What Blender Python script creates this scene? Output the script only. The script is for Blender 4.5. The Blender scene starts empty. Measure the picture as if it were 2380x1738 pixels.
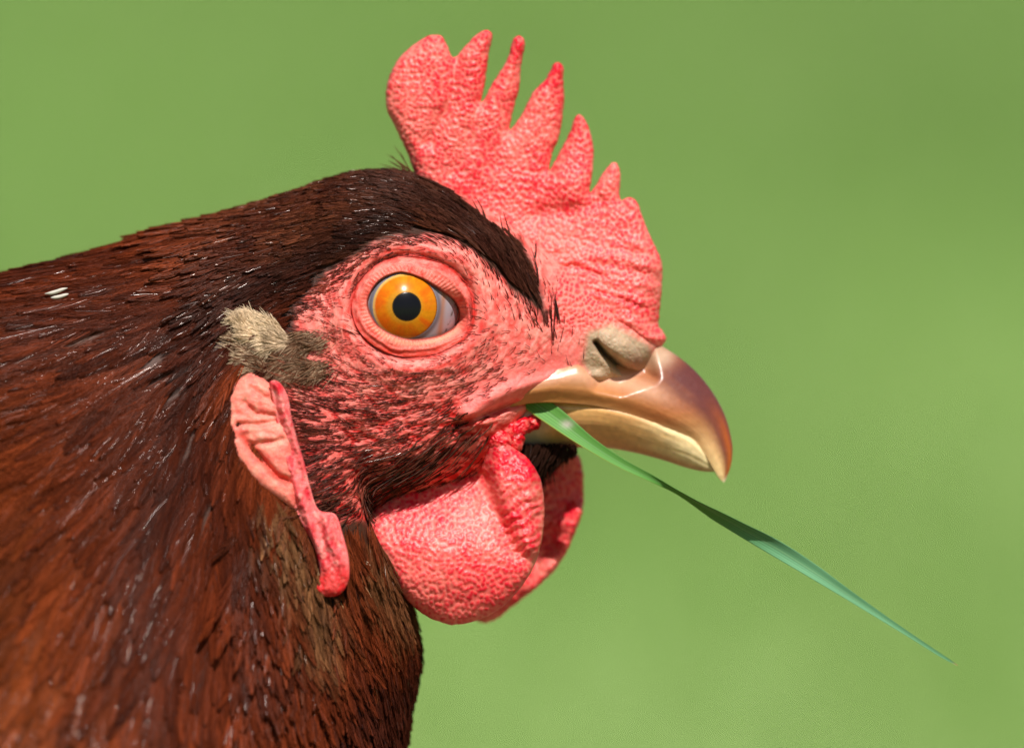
import bpy, math, random
import numpy as np
from mathutils import Vector
from mathutils.bvhtree import BVHTree
from mathutils.geometry import delaunay_2d_cdt

rng = np.random.default_rng(7)
random.seed(7)
scene = bpy.context.scene
COL = scene.collection

# ------------------------------------------------------------------ camera, sky, sun, exposure
S = 6.0e-5            # metres per modelling unit
HEAD_Z = 0.36         # height of the modelling origin above the lawn
PITCH = math.radians(6.0)
DIST = 1.8
cam_d = bpy.data.cameras.new("camera")
cam = bpy.data.objects.new("camera", cam_d)
COL.objects.link(cam)
cam.location = (0, -DIST * math.cos(PITCH), HEAD_Z + DIST * math.sin(PITCH))
cam.rotation_euler = (math.pi / 2 - PITCH, 0, 0)
cam_d.sensor_width = 36
cam_d.lens = 36 * DIST / (2380 * S)
cam_d.clip_start = 0.05
cam_d.clip_end = 1000
cam_d.dof.use_dof = True
cam_d.dof.focus_distance = DIST - 200 * S
cam_d.dof.aperture_fstop = 7.6
scene.camera = cam

SUN = Vector((0.14, -0.54, 0.83)).normalized()
world = bpy.data.worlds.new("World")
scene.world = world
world.use_nodes = True
wn = world.node_tree
sky = wn.nodes.new("ShaderNodeTexSky")
sky.sky_type = 'NISHITA'
sky.sun_disc = False
sky.sun_elevation = math.asin(SUN.z)
sky.sun_rotation = math.atan2(SUN.x, SUN.y)
wn.nodes["Background"].inputs[1].default_value = 0.05
wn.links.new(sky.outputs[0], wn.nodes["Background"].inputs[0])

sun_d = bpy.data.lights.new("sun", 'SUN')
sun_d.energy = 5.0
sun_d.angle = math.radians(0.55)
sun_d.color = (1.0, 0.95, 0.90)
sun = bpy.data.objects.new("sun", sun_d)
COL.objects.link(sun)
sun.rotation_euler = (-SUN).to_track_quat('-Z', 'Y').to_euler()
sun.location = (-1, -3, 3)

scene.view_settings.view_transform = 'Standard'
scene.view_settings.look = 'None'
scene.view_settings.exposure = 0.35
scene.view_settings.gamma = 1
scene.view_settings.use_curve_mapping = False
scene.cycles.use_denoising = True
scene.cycles.max_bounces = 5
scene.cycles.use_adaptive_sampling = True
scene.cycles.adaptive_threshold = 0.015
scene.cycles.caustics_reflective = False
scene.cycles.caustics_refractive = False
scene.cycles.transparent_max_bounces = 8
scene.cycles_curves.shape = 'RIBBONS'

# ------------------------------------------------------------------ numeric helpers
def sstep(a, b, x):
    t = np.clip((x - a) / (b - a), 0, 1)
    return t * t * (3 - 2 * t)

def _hash(ix, iy, seed):
    n = (ix.astype(np.int64) * 374761393 + iy.astype(np.int64) * 668265263 + seed * 982451653) & 0xFFFFFFFF
    n = ((n ^ (n >> 13)) * 1274126177) & 0xFFFFFFFF
    n = ((n ^ (n >> 15)) * 2246822519) & 0xFFFFFFFF
    return ((n ^ (n >> 16)) & 0xFFFFFF) / float(0xFFFFFF)

def vnoise(x, y, seed=0):
    ix = np.floor(x); iy = np.floor(y)
    fx = x - ix; fy = y - iy
    fx = fx * fx * (3 - 2 * fx); fy = fy * fy * (3 - 2 * fy)
    a = _hash(ix, iy, seed); b = _hash(ix + 1, iy, seed)
    c = _hash(ix, iy + 1, seed); d = _hash(ix + 1, iy + 1, seed)
    return (a * (1 - fx) + b * fx) * (1 - fy) + (c * (1 - fx) + d * fx) * fy

def fbm(x, y, seed=0, octv=3):
    s = 0; amp = 0.5; tot = 0
    for o in range(octv):
        s = s + amp * vnoise(x * 2 ** o, y * 2 ** o, seed + o * 17)
        tot += amp; amp *= 0.5
    return s / tot

def worley(x, y, seed=0, jit=0.95):
    ix = np.floor(x); iy = np.floor(y)
    f1 = np.full(x.shape, 9.0); f2 = np.full(x.shape, 9.0); cid = np.zeros(x.shape)
    for ox in (-1, 0, 1):
        for oy in (-1, 0, 1):
            cx = ix + ox; cy = iy + oy
            px = cx + 0.5 + jit * (_hash(cx, cy, seed) - 0.5)
            py = cy + 0.5 + jit * (_hash(cx, cy, seed + 5) - 0.5)
            d = np.hypot(x - px, y - py)
            nearer = d < f1
            f2 = np.where(nearer, f1, np.minimum(f2, d))
            cid = np.where(nearer, _hash(cx, cy, seed + 11), cid)
            f1 = np.where(nearer, d, f1)
    return f1, f2, cid

def closed_spline(pts, step):
    p = np.array(pts, float); n = len(p); out = []
    for i in range(n):
        p0, p1, p2, p3 = p[i - 1], p[i], p[(i + 1) % n], p[(i + 2) % n]
        m = max(1, int(round(np.linalg.norm(p2 - p1) / step)))
        t = (np.arange(m) / m)[:, None]
        out.append(0.5 * ((2 * p1) + (p2 - p0) * t + (2 * p0 - 5 * p1 + 4 * p2 - p3) * t ** 2 + (3 * p1 - p0 - 3 * p2 + p3) * t ** 3))
    return np.concatenate(out)

def open_spline(pts, n):
    """values of every column at n places evenly spread by the first two columns' chord length"""
    p = np.array(pts, float)
    ch = np.r_[0, np.cumsum(np.linalg.norm(np.diff(p[:, :2], axis=0), axis=1))]
    return spline_at(p, ch, np.linspace(0, ch[-1], n))

def spline_at(p, ch, u):
    m = np.zeros_like(p)
    dl = np.diff(p, axis=0) / np.diff(ch)[:, None]
    h = np.diff(ch)[:, None]
    m[1:-1] = (dl[:-1] * h[1:] + dl[1:] * h[:-1]) / (h[1:] + h[:-1])
    m[0] = dl[0]; m[-1] = dl[-1]
    i = np.clip(np.searchsorted(ch, u, 'right') - 1, 0, len(ch) - 2)
    hh = (ch[i + 1] - ch[i]); t = ((u - ch[i]) / hh)[:, None]; hh = hh[:, None]
    return ((2 * t ** 3 - 3 * t ** 2 + 1) * p[i] + (t ** 3 - 2 * t ** 2 + t) * hh * m[i]
            + (-2 * t ** 3 + 3 * t ** 2) * p[i + 1] + (t ** 3 - t ** 2) * hh * m[i + 1])

def sdist(x, y, poly):
    """signed distance to a closed outline, positive inside"""
    poly = np.asarray(poly, float)
    d = np.full(x.shape, 1e18); ins = np.zeros(x.shape, bool)
    n = len(poly)
    for i in range(n):
        ax, ay = poly[i]; bx, by = poly[(i + 1) % n]
        ex, ey = bx - ax, by - ay
        t = np.clip(((x - ax) * ex + (y - ay) * ey) / (ex * ex + ey * ey + 1e-12), 0, 1)
        d = np.minimum(d, (x - ax - t * ex) ** 2 + (y - ay - t * ey) ** 2)
        if ay != by:
            ins ^= ((ay > y) != (by > y)) & (x < ex * (y - ay) / (by - ay) + ax)
    d = np.sqrt(d)
    return np.where(ins, d, -d)

def ldist(x, y, pts):
    """distance to an open polyline and the place along it, 0 to 1"""
    pts = np.asarray(pts, float); d = np.full(x.shape, 1e18); k = np.zeros(x.shape)
    n = len(pts) - 1
    for i in range(n):
        ax, ay = pts[i]; bx, by = pts[i + 1]
        ex, ey = bx - ax, by - ay
        t = np.clip(((x - ax) * ex + (y - ay) * ey) / (ex * ex + ey * ey), 0, 1)
        q = (x - ax - t * ex) ** 2 + (y - ay - t * ey) ** 2
        k = np.where(q < d, (i + t) / n, k); d = np.minimum(d, q)
    return np.sqrt(d), k

def mix(a, b, t):
    return a * (1 - t)[..., None] + np.asarray(b) * t[..., None]

def W(P):
    """modelling units (right, down, towards the viewer's side) to world metres; the head is rolled a little on the neck"""
    P = np.asarray(P, float)
    x = (P[..., 0] - 1190) * S; z = (869 - P[..., 1]) * S; y = -P[..., 2] * S
    a = PITCH * (1 - sstep(2200, 4600, P[..., 1]))
    ca, sa = np.cos(a), np.sin(a)
    return np.stack([x, y * ca + z * sa, HEAD_Z + z * ca - y * sa], -1)

# ------------------------------------------------------------------ object helpers
def mesh_obj(name, V, faces, mat, parent=None, col=None, smooth=True, xform=True):
    """V: N x 3 in modelling units; faces: array M x 3 or M x 4"""
    me = bpy.data.meshes.new(name)
    co = W(V) if xform else np.asarray(V, float)
    F = np.asarray(faces, np.int32); k = F.shape[1]
    me.vertices.add(len(co)); me.vertices.foreach_set("co", co.ravel().astype(np.float32))
    me.loops.add(F.size); me.loops.foreach_set("vertex_index", F.ravel())
    me.polygons.add(len(F)); me.polygons.foreach_set("loop_start", np.arange(0, F.size, k, dtype=np.int32))
    if smooth:
        me.polygons.foreach_set("use_smooth", np.ones(len(F), bool))
    me.update(calc_edges=True); me.validate()
    if col is not None:
        a = me.attributes.new("col", 'FLOAT_COLOR', 'POINT')
        c = np.ones((len(co), 4), np.float32); c[:, :3] = np.clip(col, 0, 1)
        a.data.foreach_set("color", c.ravel())
    me.materials.append(mat)
    o = bpy.data.objects.new(name, me); COL.objects.link(o)
    if parent: o.parent = parent
    return o

def strands_obj(name, pts, rad, col, mat, parent=None, xform=True):
    """pts n x k x 3, rad n x k, col n x k x 3"""
    n, k, _ = pts.shape
    cu = bpy.data.hair_curves.new(name)
    cu.add_curves([k] * n)
    co = W(pts.reshape(-1, 3)) if xform else pts.reshape(-1, 3)
    cu.attributes['position'].data.foreach_set('vector', co.ravel().astype(np.float32))
    ra = cu.attributes.get('radius') or cu.attributes.new('radius', 'FLOAT', 'POINT')
    ra.data.foreach_set('value', (rad.ravel() * S if xform else rad.ravel()).astype(np.float32))
    ca = cu.attributes.new('col', 'FLOAT_COLOR', 'POINT')
    c = np.ones((n * k, 4), np.float32); c[:, :3] = np.clip(col.reshape(-1, 3), 0.001, 0.95)
    c[:, 3] = np.repeat(np.where(rng.uniform(0, 1, n) < .028, 4.5, .16), k)          # a few barbs are much glossier
    ca.data.foreach_set('color', c.ravel())
    cu.materials.append(mat)
    o = bpy.data.objects.new(name, cu); COL.objects.link(o)
    if parent: o.parent = parent
    return o

def grid_faces(nu, nv, wrap=False, flip=False):
    i = np.arange(nu - 1)[:, None]; j = np.arange(nv if wrap else nv - 1)[None, :]
    j2 = (j + 1) % nv
    f = np.stack([i * nv + j + 0 * i, i * nv + j2, (i + 1) * nv + j2, (i + 1) * nv + j], -1).reshape(-1, 4)
    return f[:, ::-1] if flip else f

# ------------------------------------------------------------------ materials
def new_mat(name):
    m = bpy.data.materials.new(name); m.use_nodes = True
    nt = m.node_tree; b = nt.nodes["Principled BSDF"]
    return m, nt, b

def attr(nt, name="col"):
    a = nt.nodes.new("ShaderNodeAttribute"); a.attribute_name = name
    return a.outputs["Color"]

def noise(nt, scale, detail=3, rough=0.55, vec=None):
    n = nt.nodes.new("ShaderNodeTexNoise")
    n.inputs["Scale"].default_value = scale; n.inputs["Detail"].default_value = detail
    n.inputs["Roughness"].default_value = rough
    if vec is None:
        t = nt.nodes.new("ShaderNodeTexCoord"); vec = t.outputs["Object"]
    nt.links.new(vec, n.inputs["Vector"])
    return n.outputs["Fac"]

def bump(nt, b, h, dist, strength=1.0):
    n = nt.nodes.new("ShaderNodeBump")
    n.inputs["Distance"].default_value = dist; n.inputs["Strength"].default_value = strength
    nt.links.new(h, n.inputs["Height"]); nt.links.new(n.outputs["Normal"], b.inputs["Normal"])

def skin_mat(name, sss, scale, rough, fine=2500, spec=0.4):
    m, nt, b = new_mat(name)
    # fine mottling of the blood colour under the skin
    hs = nt.nodes.new("ShaderNodeHueSaturation"); mr = nt.nodes.new("ShaderNodeMapRange")
    mr.inputs["To Min"].default_value = 0.80; mr.inputs["To Max"].default_value = 1.12
    nt.links.new(noise(nt, 900, 4, .6), mr.inputs["Value"]); nt.links.new(mr.outputs[0], hs.inputs["Value"])
    hs.inputs["Saturation"].default_value = 1.06
    nt.links.new(attr(nt), hs.inputs["Color"]); nt.links.new(hs.outputs[0], b.inputs["Base Color"])
    b.inputs["Subsurface Weight"].default_value = sss
    b.inputs["Subsurface Radius"].default_value = (1.0, 0.28, 0.18)
    b.inputs["Subsurface Scale"].default_value = scale
    b.inputs["Roughness"].default_value = rough
    b.inputs["Specular IOR Level"].default_value = spec
    bump(nt, b, noise(nt, fine, 4), 0.00012, 0.55)
    return m

M_SKIN = skin_mat("bare_skin", 0.35, 0.0007, 0.52, spec=0.22)
M_COMB = skin_mat("comb_skin", 0.5, 0.0010, 0.42, spec=0.38)

def hair_mat(name, rough, gloss, tint=(1.0, 0.88, 0.82)):
    """dull pigment with a thin glossy skin"""
    m = bpy.data.materials.new(name); m.use_nodes = True
    nt = m.node_tree; nt.nodes.remove(nt.nodes["Principled BSDF"])
    d = nt.nodes.new("ShaderNodeBsdfDiffuse"); g = nt.nodes.new("ShaderNodeBsdfGlossy"); x = nt.nodes.new("ShaderNodeMixShader")
    nt.links.new(attr(nt), d.inputs["Color"]); g.inputs["Color"].default_value = tint + (1,); g.inputs["Roughness"].default_value = rough
    al = nt.nodes.new("ShaderNodeAttribute"); al.attribute_name = "col"
    gm_ = nt.nodes.new("ShaderNodeMath"); gm_.operation = 'MULTIPLY'; gm_.inputs[1].default_value = gloss
    nt.links.new(al.outputs["Alpha"], gm_.inputs[0]); nt.links.new(gm_.outputs[0], x.inputs[0])
    nt.links.new(d.outputs[0], x.inputs[1]); nt.links.new(g.outputs[0], x.inputs[2]); nt.links.new(x.outputs[0], nt.nodes["Material Output"].inputs["Surface"])
    return m

M_FEATHER = hair_mat("feather_barb", 0.22, 0.018)
M_BRISTLE = hair_mat("black_bristle", 0.2, 0.022)
M_TUFT = hair_mat("pale_tuft", 0.6, 0.01)

# ------------------------------------------------------------------ lawn (setting)
def lawn():
    m, nt, b = new_mat("lawn_ground")
    ramp = nt.nodes.new("ShaderNodeValToRGB")
    t = nt.nodes.new("ShaderNodeTexCoord")
    mpn = nt.nodes.new("ShaderNodeMapping"); mpn.inputs["Scale"].default_value = (5.5, 1.3, 1); mpn.inputs["Location"].default_value = (3.1, 1.7, 0); nt.links.new(t.outputs["Object"], mpn.inputs["Vector"])
    f = noise(nt, 1.0, 3, 0.5, mpn.outputs[0])
    ramp.color_ramp.elements[0].position = 0.38; ramp.color_ramp.elements[0].color = (0.17, 0.29, 0.065, 1)
    ramp.color_ramp.elements[1].position = 0.62; ramp.color_ramp.elements[1].color = (0.31, 0.43, 0.145, 1)
    nt.links.new(f, ramp.inputs[0])
    ln = nt.nodes.new("ShaderNodeVectorMath"); ln.operation = 'LENGTH'; nt.links.new(t.outputs["Object"], ln.inputs[0])
    wob = nt.nodes.new("ShaderNodeMath"); wob.operation = 'ADD'; nt.links.new(ln.outputs["Value"], wob.inputs[0]); nt.links.new(noise(nt, 3.5, 4, .6), wob.inputs[1])
    pr = nt.nodes.new("ShaderNodeMapRange"); pr.inputs["From Min"].default_value = 1.45; pr.inputs["From Max"].default_value = 1.75; nt.links.new(wob.outputs[0], pr.inputs["Value"])
    mc = nt.nodes.new("ShaderNodeMix"); mc.data_type = 'RGBA'; mc.inputs["A"].default_value = (0.20, 0.13, 0.08, 1)  # unseen brown patch round the hen, added to cut green bounce light
    nt.links.new(pr.outputs[0], mc.inputs["Factor"]); nt.links.new(ramp.outputs[0], mc.inputs["B"]); nt.links.new(mc.outputs["Result"], b.inputs["Base Color"])
    b.inputs["Roughness"].default_value = 0.85; b.inputs["Specular IOR Level"].default_value = 0.2
    bump(nt, b, noise(nt, 60, 4, 0.7), 0.02, 0.5)
    xs = np.r_[-300, -60, -15, np.linspace(-4, 4, 33), 15, 60, 300]
    ys = np.r_[-60, -15, np.linspace(-3, 12, 61), 20, 60, 150, 500]
    X, Y = np.meshgrid(xs, ys, indexing='ij')
    far = sstep(0.5, 3, np.hypot(X, Y))
    Z = far * (fbm(X * 0.5 + 40, Y * 0.5 + 40, 3) - 0.5) * 0.12
    V = np.stack([X, Y, Z], -1).reshape(-1, 3)
    g = mesh_obj("lawn", V, grid_faces(len(xs), len(ys), flip=True), m, xform=False)
    g["kind"] = "structure"
    # short blades standing in it
    n = 150000
    x = np.where(rng.uniform(0, 1, n) < .55, rng.uniform(-1.4, 1.4, n), rng.uniform(-3.2, 3.2, n)); y = np.r_[rng.uniform(-1.2, 1.5, n // 3), rng.uniform(1.5, 8.5, n - n // 3)]
    z = sstep(0.5, 3, np.hypot(x, y)) * (fbm(x * 0.5 + 40, y * 0.5 + 40, 3) - 0.5) * 0.12 - 0.004
    a = rng.uniform(0, 2 * np.pi, n); h = rng.uniform(0.018, 0.05, n); w = rng.uniform(0.0012, 0.0026, n)
    bounce_patch = (np.hypot(x, y) < 1.1) & (rng.uniform(0, 1, n) < .93); h = np.where(bounce_patch, h * .05, h)  # blades cut down on the added brown bounce patch
    le = rng.uniform(0.1, 0.9, n); lb = rng.uniform(0, 2 * np.pi, n)
    dx, dy = np.cos(a) * w, np.sin(a) * w
    lx, ly = np.cos(lb) * le * h, np.sin(lb) * le * h
    base = np.stack([x, y, z], -1)
    P = np.stack([base - np.stack([dx, dy, 0 * x], -1), base + np.stack([dx, dy, 0 * x], -1),
                  base + np.stack([lx * .35 + dx * .8, ly * .35 + dy * .8, h * .6], -1),
                  base + np.stack([lx * .35 - dx * .8, ly * .35 - dy * .8, h * .6], -1),
                  base + np.stack([lx, ly, h * (1 - .3 * le)], -1)], 1)
    idx = np.arange(n)[:, None] * 5
    F = np.concatenate([idx + np.array([[0, 1, 2]]), idx + np.array([[0, 2, 3]]), idx + np.array([[3, 2, 4]])])
    pale = rng.uniform(0, 1, n)[:, None] ** 2
    patch = fbm(x * 5 + 29, y * 1.3 + 5, 12)[:, None]
    c = np.array([0.13, 0.26, 0.045]) * (1 - pale) + np.array([0.30, 0.40, 0.13]) * pale
    c = c * (0.74 + 0.8 * patch)
    m2, nt2, b2 = new_mat("lawn_blade")
    nt2.links.new(attr(nt2), b2.inputs["Base Color"])
    b2.inputs["Roughness"].default_value = 0.5
    tr = nt2.nodes.new("ShaderNodeBsdfTranslucent"); mx = nt2.nodes.new("ShaderNodeMixShader")
    mx.inputs[0].default_value = 0.3
    nt2.links.new(attr(nt2), tr.inputs["Color"])
    nt2.links.new(b2.outputs[0], mx.inputs[1]); nt2.links.new(tr.outputs[0], mx.inputs[2])
    nt2.links.new(mx.outputs[0], nt2.nodes["Material Output"].inputs["Surface"])
    o = mesh_obj("grass", P.reshape(-1, 3), F, m2, col=np.repeat(c, 5, 0), smooth=False, xform=False)
    o["kind"] = "stuff"; o["label"] = "short green lawn grass blurred far behind the hen"; o["category"] = "grass"
lawn()

# ------------------------------------------------------------------ the hen
hen = bpy.data.objects.new("hen", None); COL.objects.link(hen)
hen["label"] = "brown hen with red comb and wattles holding a grass blade in its beak"
hen["category"] = "hen"
hen.location = (0, 0, 0)

EYE = (946.0, 713.0)
OPENING = closed_spline([(858, 715), (864, 683), (884, 655), (912, 640), (940, 636), (980, 650), (1017, 672), (1042, 688), (1059, 704), (1067, 729),
                         (1059, 758), (1040, 772), (1015, 782), (964, 789), (918, 778), (880, 755)], 4)
LID_OUT = [(822, 715), (835, 668), (868, 627), (905, 607), (941, 599), (985, 603), (1024, 615), (1062, 640), (1092, 681), (1100, 727),
           (1092, 765), (1068, 793), (1020, 818), (964, 828), (915, 822), (870, 800), (836, 763)]
LID_OUT = closed_spline(LID_OUT, 4)

# side profile: top x,y   bottom x,y   half width
STN = [
    (1538, 802, 1500, 866, 4), (1526, 790, 1466, 880, 46), (1500, 762, 1410, 892, 82), (1440, 705, 1310, 912, 106), (1350, 640, 1225, 965, 132),
    (1260, 575, 1180, 1035, 166), (1160, 505, 1110, 1105, 204), (1040, 438, 1000, 1150, 232), (920, 408, 905, 1180, 248),
    (800, 418, 855, 1225, 254), (660, 466, 875, 1300, 258), (520, 510, 935, 1400, 266), (380, 546, 965, 1510, 284), (200, 600, 945, 1640, 325),
    (20, 645, 925, 1780, 375), (-200, 705, 900, 1980, 450), (-600, 905, 780, 2600, 700), (-1100, 1300, 480, 3500, 950), (-1700, 1650, -220, 4300, 1080),
    (-2400, 1800, -1200, 4700, 1080), (-3100, 1750, -2200, 4600, 950), (-3700, 1600, -3100, 3900, 650), (-4100, 1400, -3800, 3000, 300), (-4300, 1330, -4200, 2300, 30)]
STN = np.array(STN, float)
FACE = [(1270, 735), (1215, 650), (1140, 575), (1065, 548), (965, 540), (870, 566), (790, 615), (725, 680), (690, 725), (690, 800),
        (655, 860), (665, 950), (685, 1050), (730, 1140), (780, 1200), (880, 1200), (980, 1140), (1080, 1100), (1180, 1120), (1330, 1060), (1600, 1000), (1600, 700), (1380, 600), (1290, 560), (1235, 560)]
FACE = [(1272, 748), (1205, 690), (1155, 632), (1100, 585), (1045, 558), (965, 545), (870, 570), (790, 618), (725, 682), (690, 725), (690, 800),
        (655, 860), (660, 950), (680, 1050), (725, 1140), (770, 1210), (880, 1215), (980, 1160), (1080, 1110), (1180, 1120), (1330, 1060), (1650, 1000),
        (1650, 500), (1000, 300), (955, 395), (1065, 455), (1140, 508), (1205, 562), (1255, 655)]
EARZONE = [(555, 880), (527, 950), (535, 1030), (575, 1100), (650, 1160), (690, 1190), (745, 1290), (740, 1360), (790, 1375), (812, 1300), (780, 1190), (715, 1060), (680, 930), (640, 880), (600, 850)]
MOUTH = [(1065, 985), (1120, 968), (1180, 945), (1260, 930), (1400, 925)]
SLIT = [(1384, 797), (1405, 822), (1432, 846), (1455, 862), (1480, 870), (1494, 868)]

def loft(u_head, u_neck, u_trunk, nth):
    c = np.stack([(STN[:, 0] + STN[:, 2]) / 2, (STN[:, 1] + STN[:, 3]) / 2], 1)
    ch = np.r_[0, np.cumsum(np.linalg.norm(np.diff(c, axis=0), axis=1))]
    u = np.r_[np.linspace(0, ch[10], u_head, endpoint=False), np.linspace(ch[10], ch[15], u_neck, endpoint=False), np.linspace(ch[15], ch[-1], u_trunk)]
    p = spline_at(STN, ch, u)
    th = np.arange(nth) / nth * 2 * np.pi
    ct, st = np.cos(th)[None], np.sin(th)[None]
    ex = 0.88
    cc = np.sign(ct) * np.abs(ct) ** ex; ss = np.sign(st) * np.abs(st) ** ex
    cx = (p[:, 0] + p[:, 2]) / 2; cy = (p[:, 1] + p[:, 3]) / 2
    ax = (p[:, 0] - p[:, 2]) / 2; ay = (p[:, 1] - p[:, 3]) / 2
    P = np.stack([cx[:, None] + ax[:, None] * cc, cy[:, None] + ay[:, None] * cc, np.maximum(p[:, 4], 2)[:, None] * ss], -1)
    return P, grid_faces(len(u), nth, wrap=True, flip=True)

def sculpt(P):
    """large forms of the face, added to the depth on both sides"""
    x, y, d = P[..., 0], P[..., 1], P[..., 2]
    sg = np.sign(d); side = sstep(10, 70, np.abs(d))
    add = np.zeros(x.shape)
    e = sdist(x, y, LID_OUT[::3])
    add -= 75 * sstep(-4, 26, e)                                    # socket
    rim = np.exp(-((e + 34) / 26.0) ** 2); add += 12 * rim           # swollen ring round the lids
    crease = np.exp(-((e + 5) / 6.0) ** 2); add -= 7 * crease * (0.35 + .65 * sstep(760, 660, y))
    add += 16 * np.exp(-(((x - 1060) / 120) ** 2 + ((y - 590) / 45) ** 2))   # brow
    add += 30 * np.exp(-(((x - 930) / 130) ** 2 + ((y - 1060) / 70) ** 2))        # full cheek
    m, k = ldist(x, y, MOUTH)
    add += 20 * np.exp(-(ldist(x, y, [(1085, 958), (1180, 908), (1290, 880), (1390, 876)])[0] / 19) ** 2)
    add += 22 * np.exp(-(((x - 1098) / 34) ** 2 + ((y - 972) / 20) ** 2))
    add -= 26 * np.exp(-(m / 9) ** 2)
    # nostril
    c, s = math.cos(0.62), math.sin(0.62)
    ox, oy = x - 1437, y - 807
    a = (ox * c + oy * s) / 60; b = (-ox * s + oy * c) / 28
    q = a * a + b * b
    add += 15 * np.clip(1 - q, 0, 1) ** .6
    ds, ks = ldist(x, y, SLIT)
    wd = 5 + 6 * np.sin(np.pi * np.clip(ks * 1.05, 0, 1))
    add -= 42 * np.exp(-(ds / wd) ** 2)
    add -= 12 * np.exp(-(((x - 1400) / 40) ** 2 + ((y - 862) / 22) ** 2))
    out = P.copy(); out[..., 2] = d + sg * side * add
    return out

def cobble(x, y, cell, seed, stretch=None):
    wx = x + 7 * (fbm(x / 30, y / 30, seed + 3, 2) - .5); wy = y + 7 * (fbm(x / 30, y / 30, seed + 4, 2) - .5)
    f1, f2, cid = worley(wx / cell, wy / cell, seed)
    return f1, np.clip((f2 - f1) * 1.6, 0, 1), cid

def comb_colour(x, y, redness, seed=1, cell=9.5, amp=1.0):
    f1, edge, cid = cobble(x, y, cell, seed)
    pale = np.array([0.88, 0.235, 0.20]); red = np.array([0.72, 0.045, 0.065]); deep = np.array([0.52, 0.010, 0.028])
    dot = sstep(0.62, 0.18, f1)
    n = fbm(x / 60, y / 60, seed + 9, 3)
    t = np.clip(amp * dot * (0.62 + 0.5 * cid) + (n - 0.5) * 1.1 + redness, 0, 1)
    c = mix(np.broadcast_to(pale, x.shape + (3,)), red, t)
    return mix(c, deep, np.clip(redness - 0.35 + (n - .5) * .6, 0, 0.8)), (edge, f1)

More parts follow.
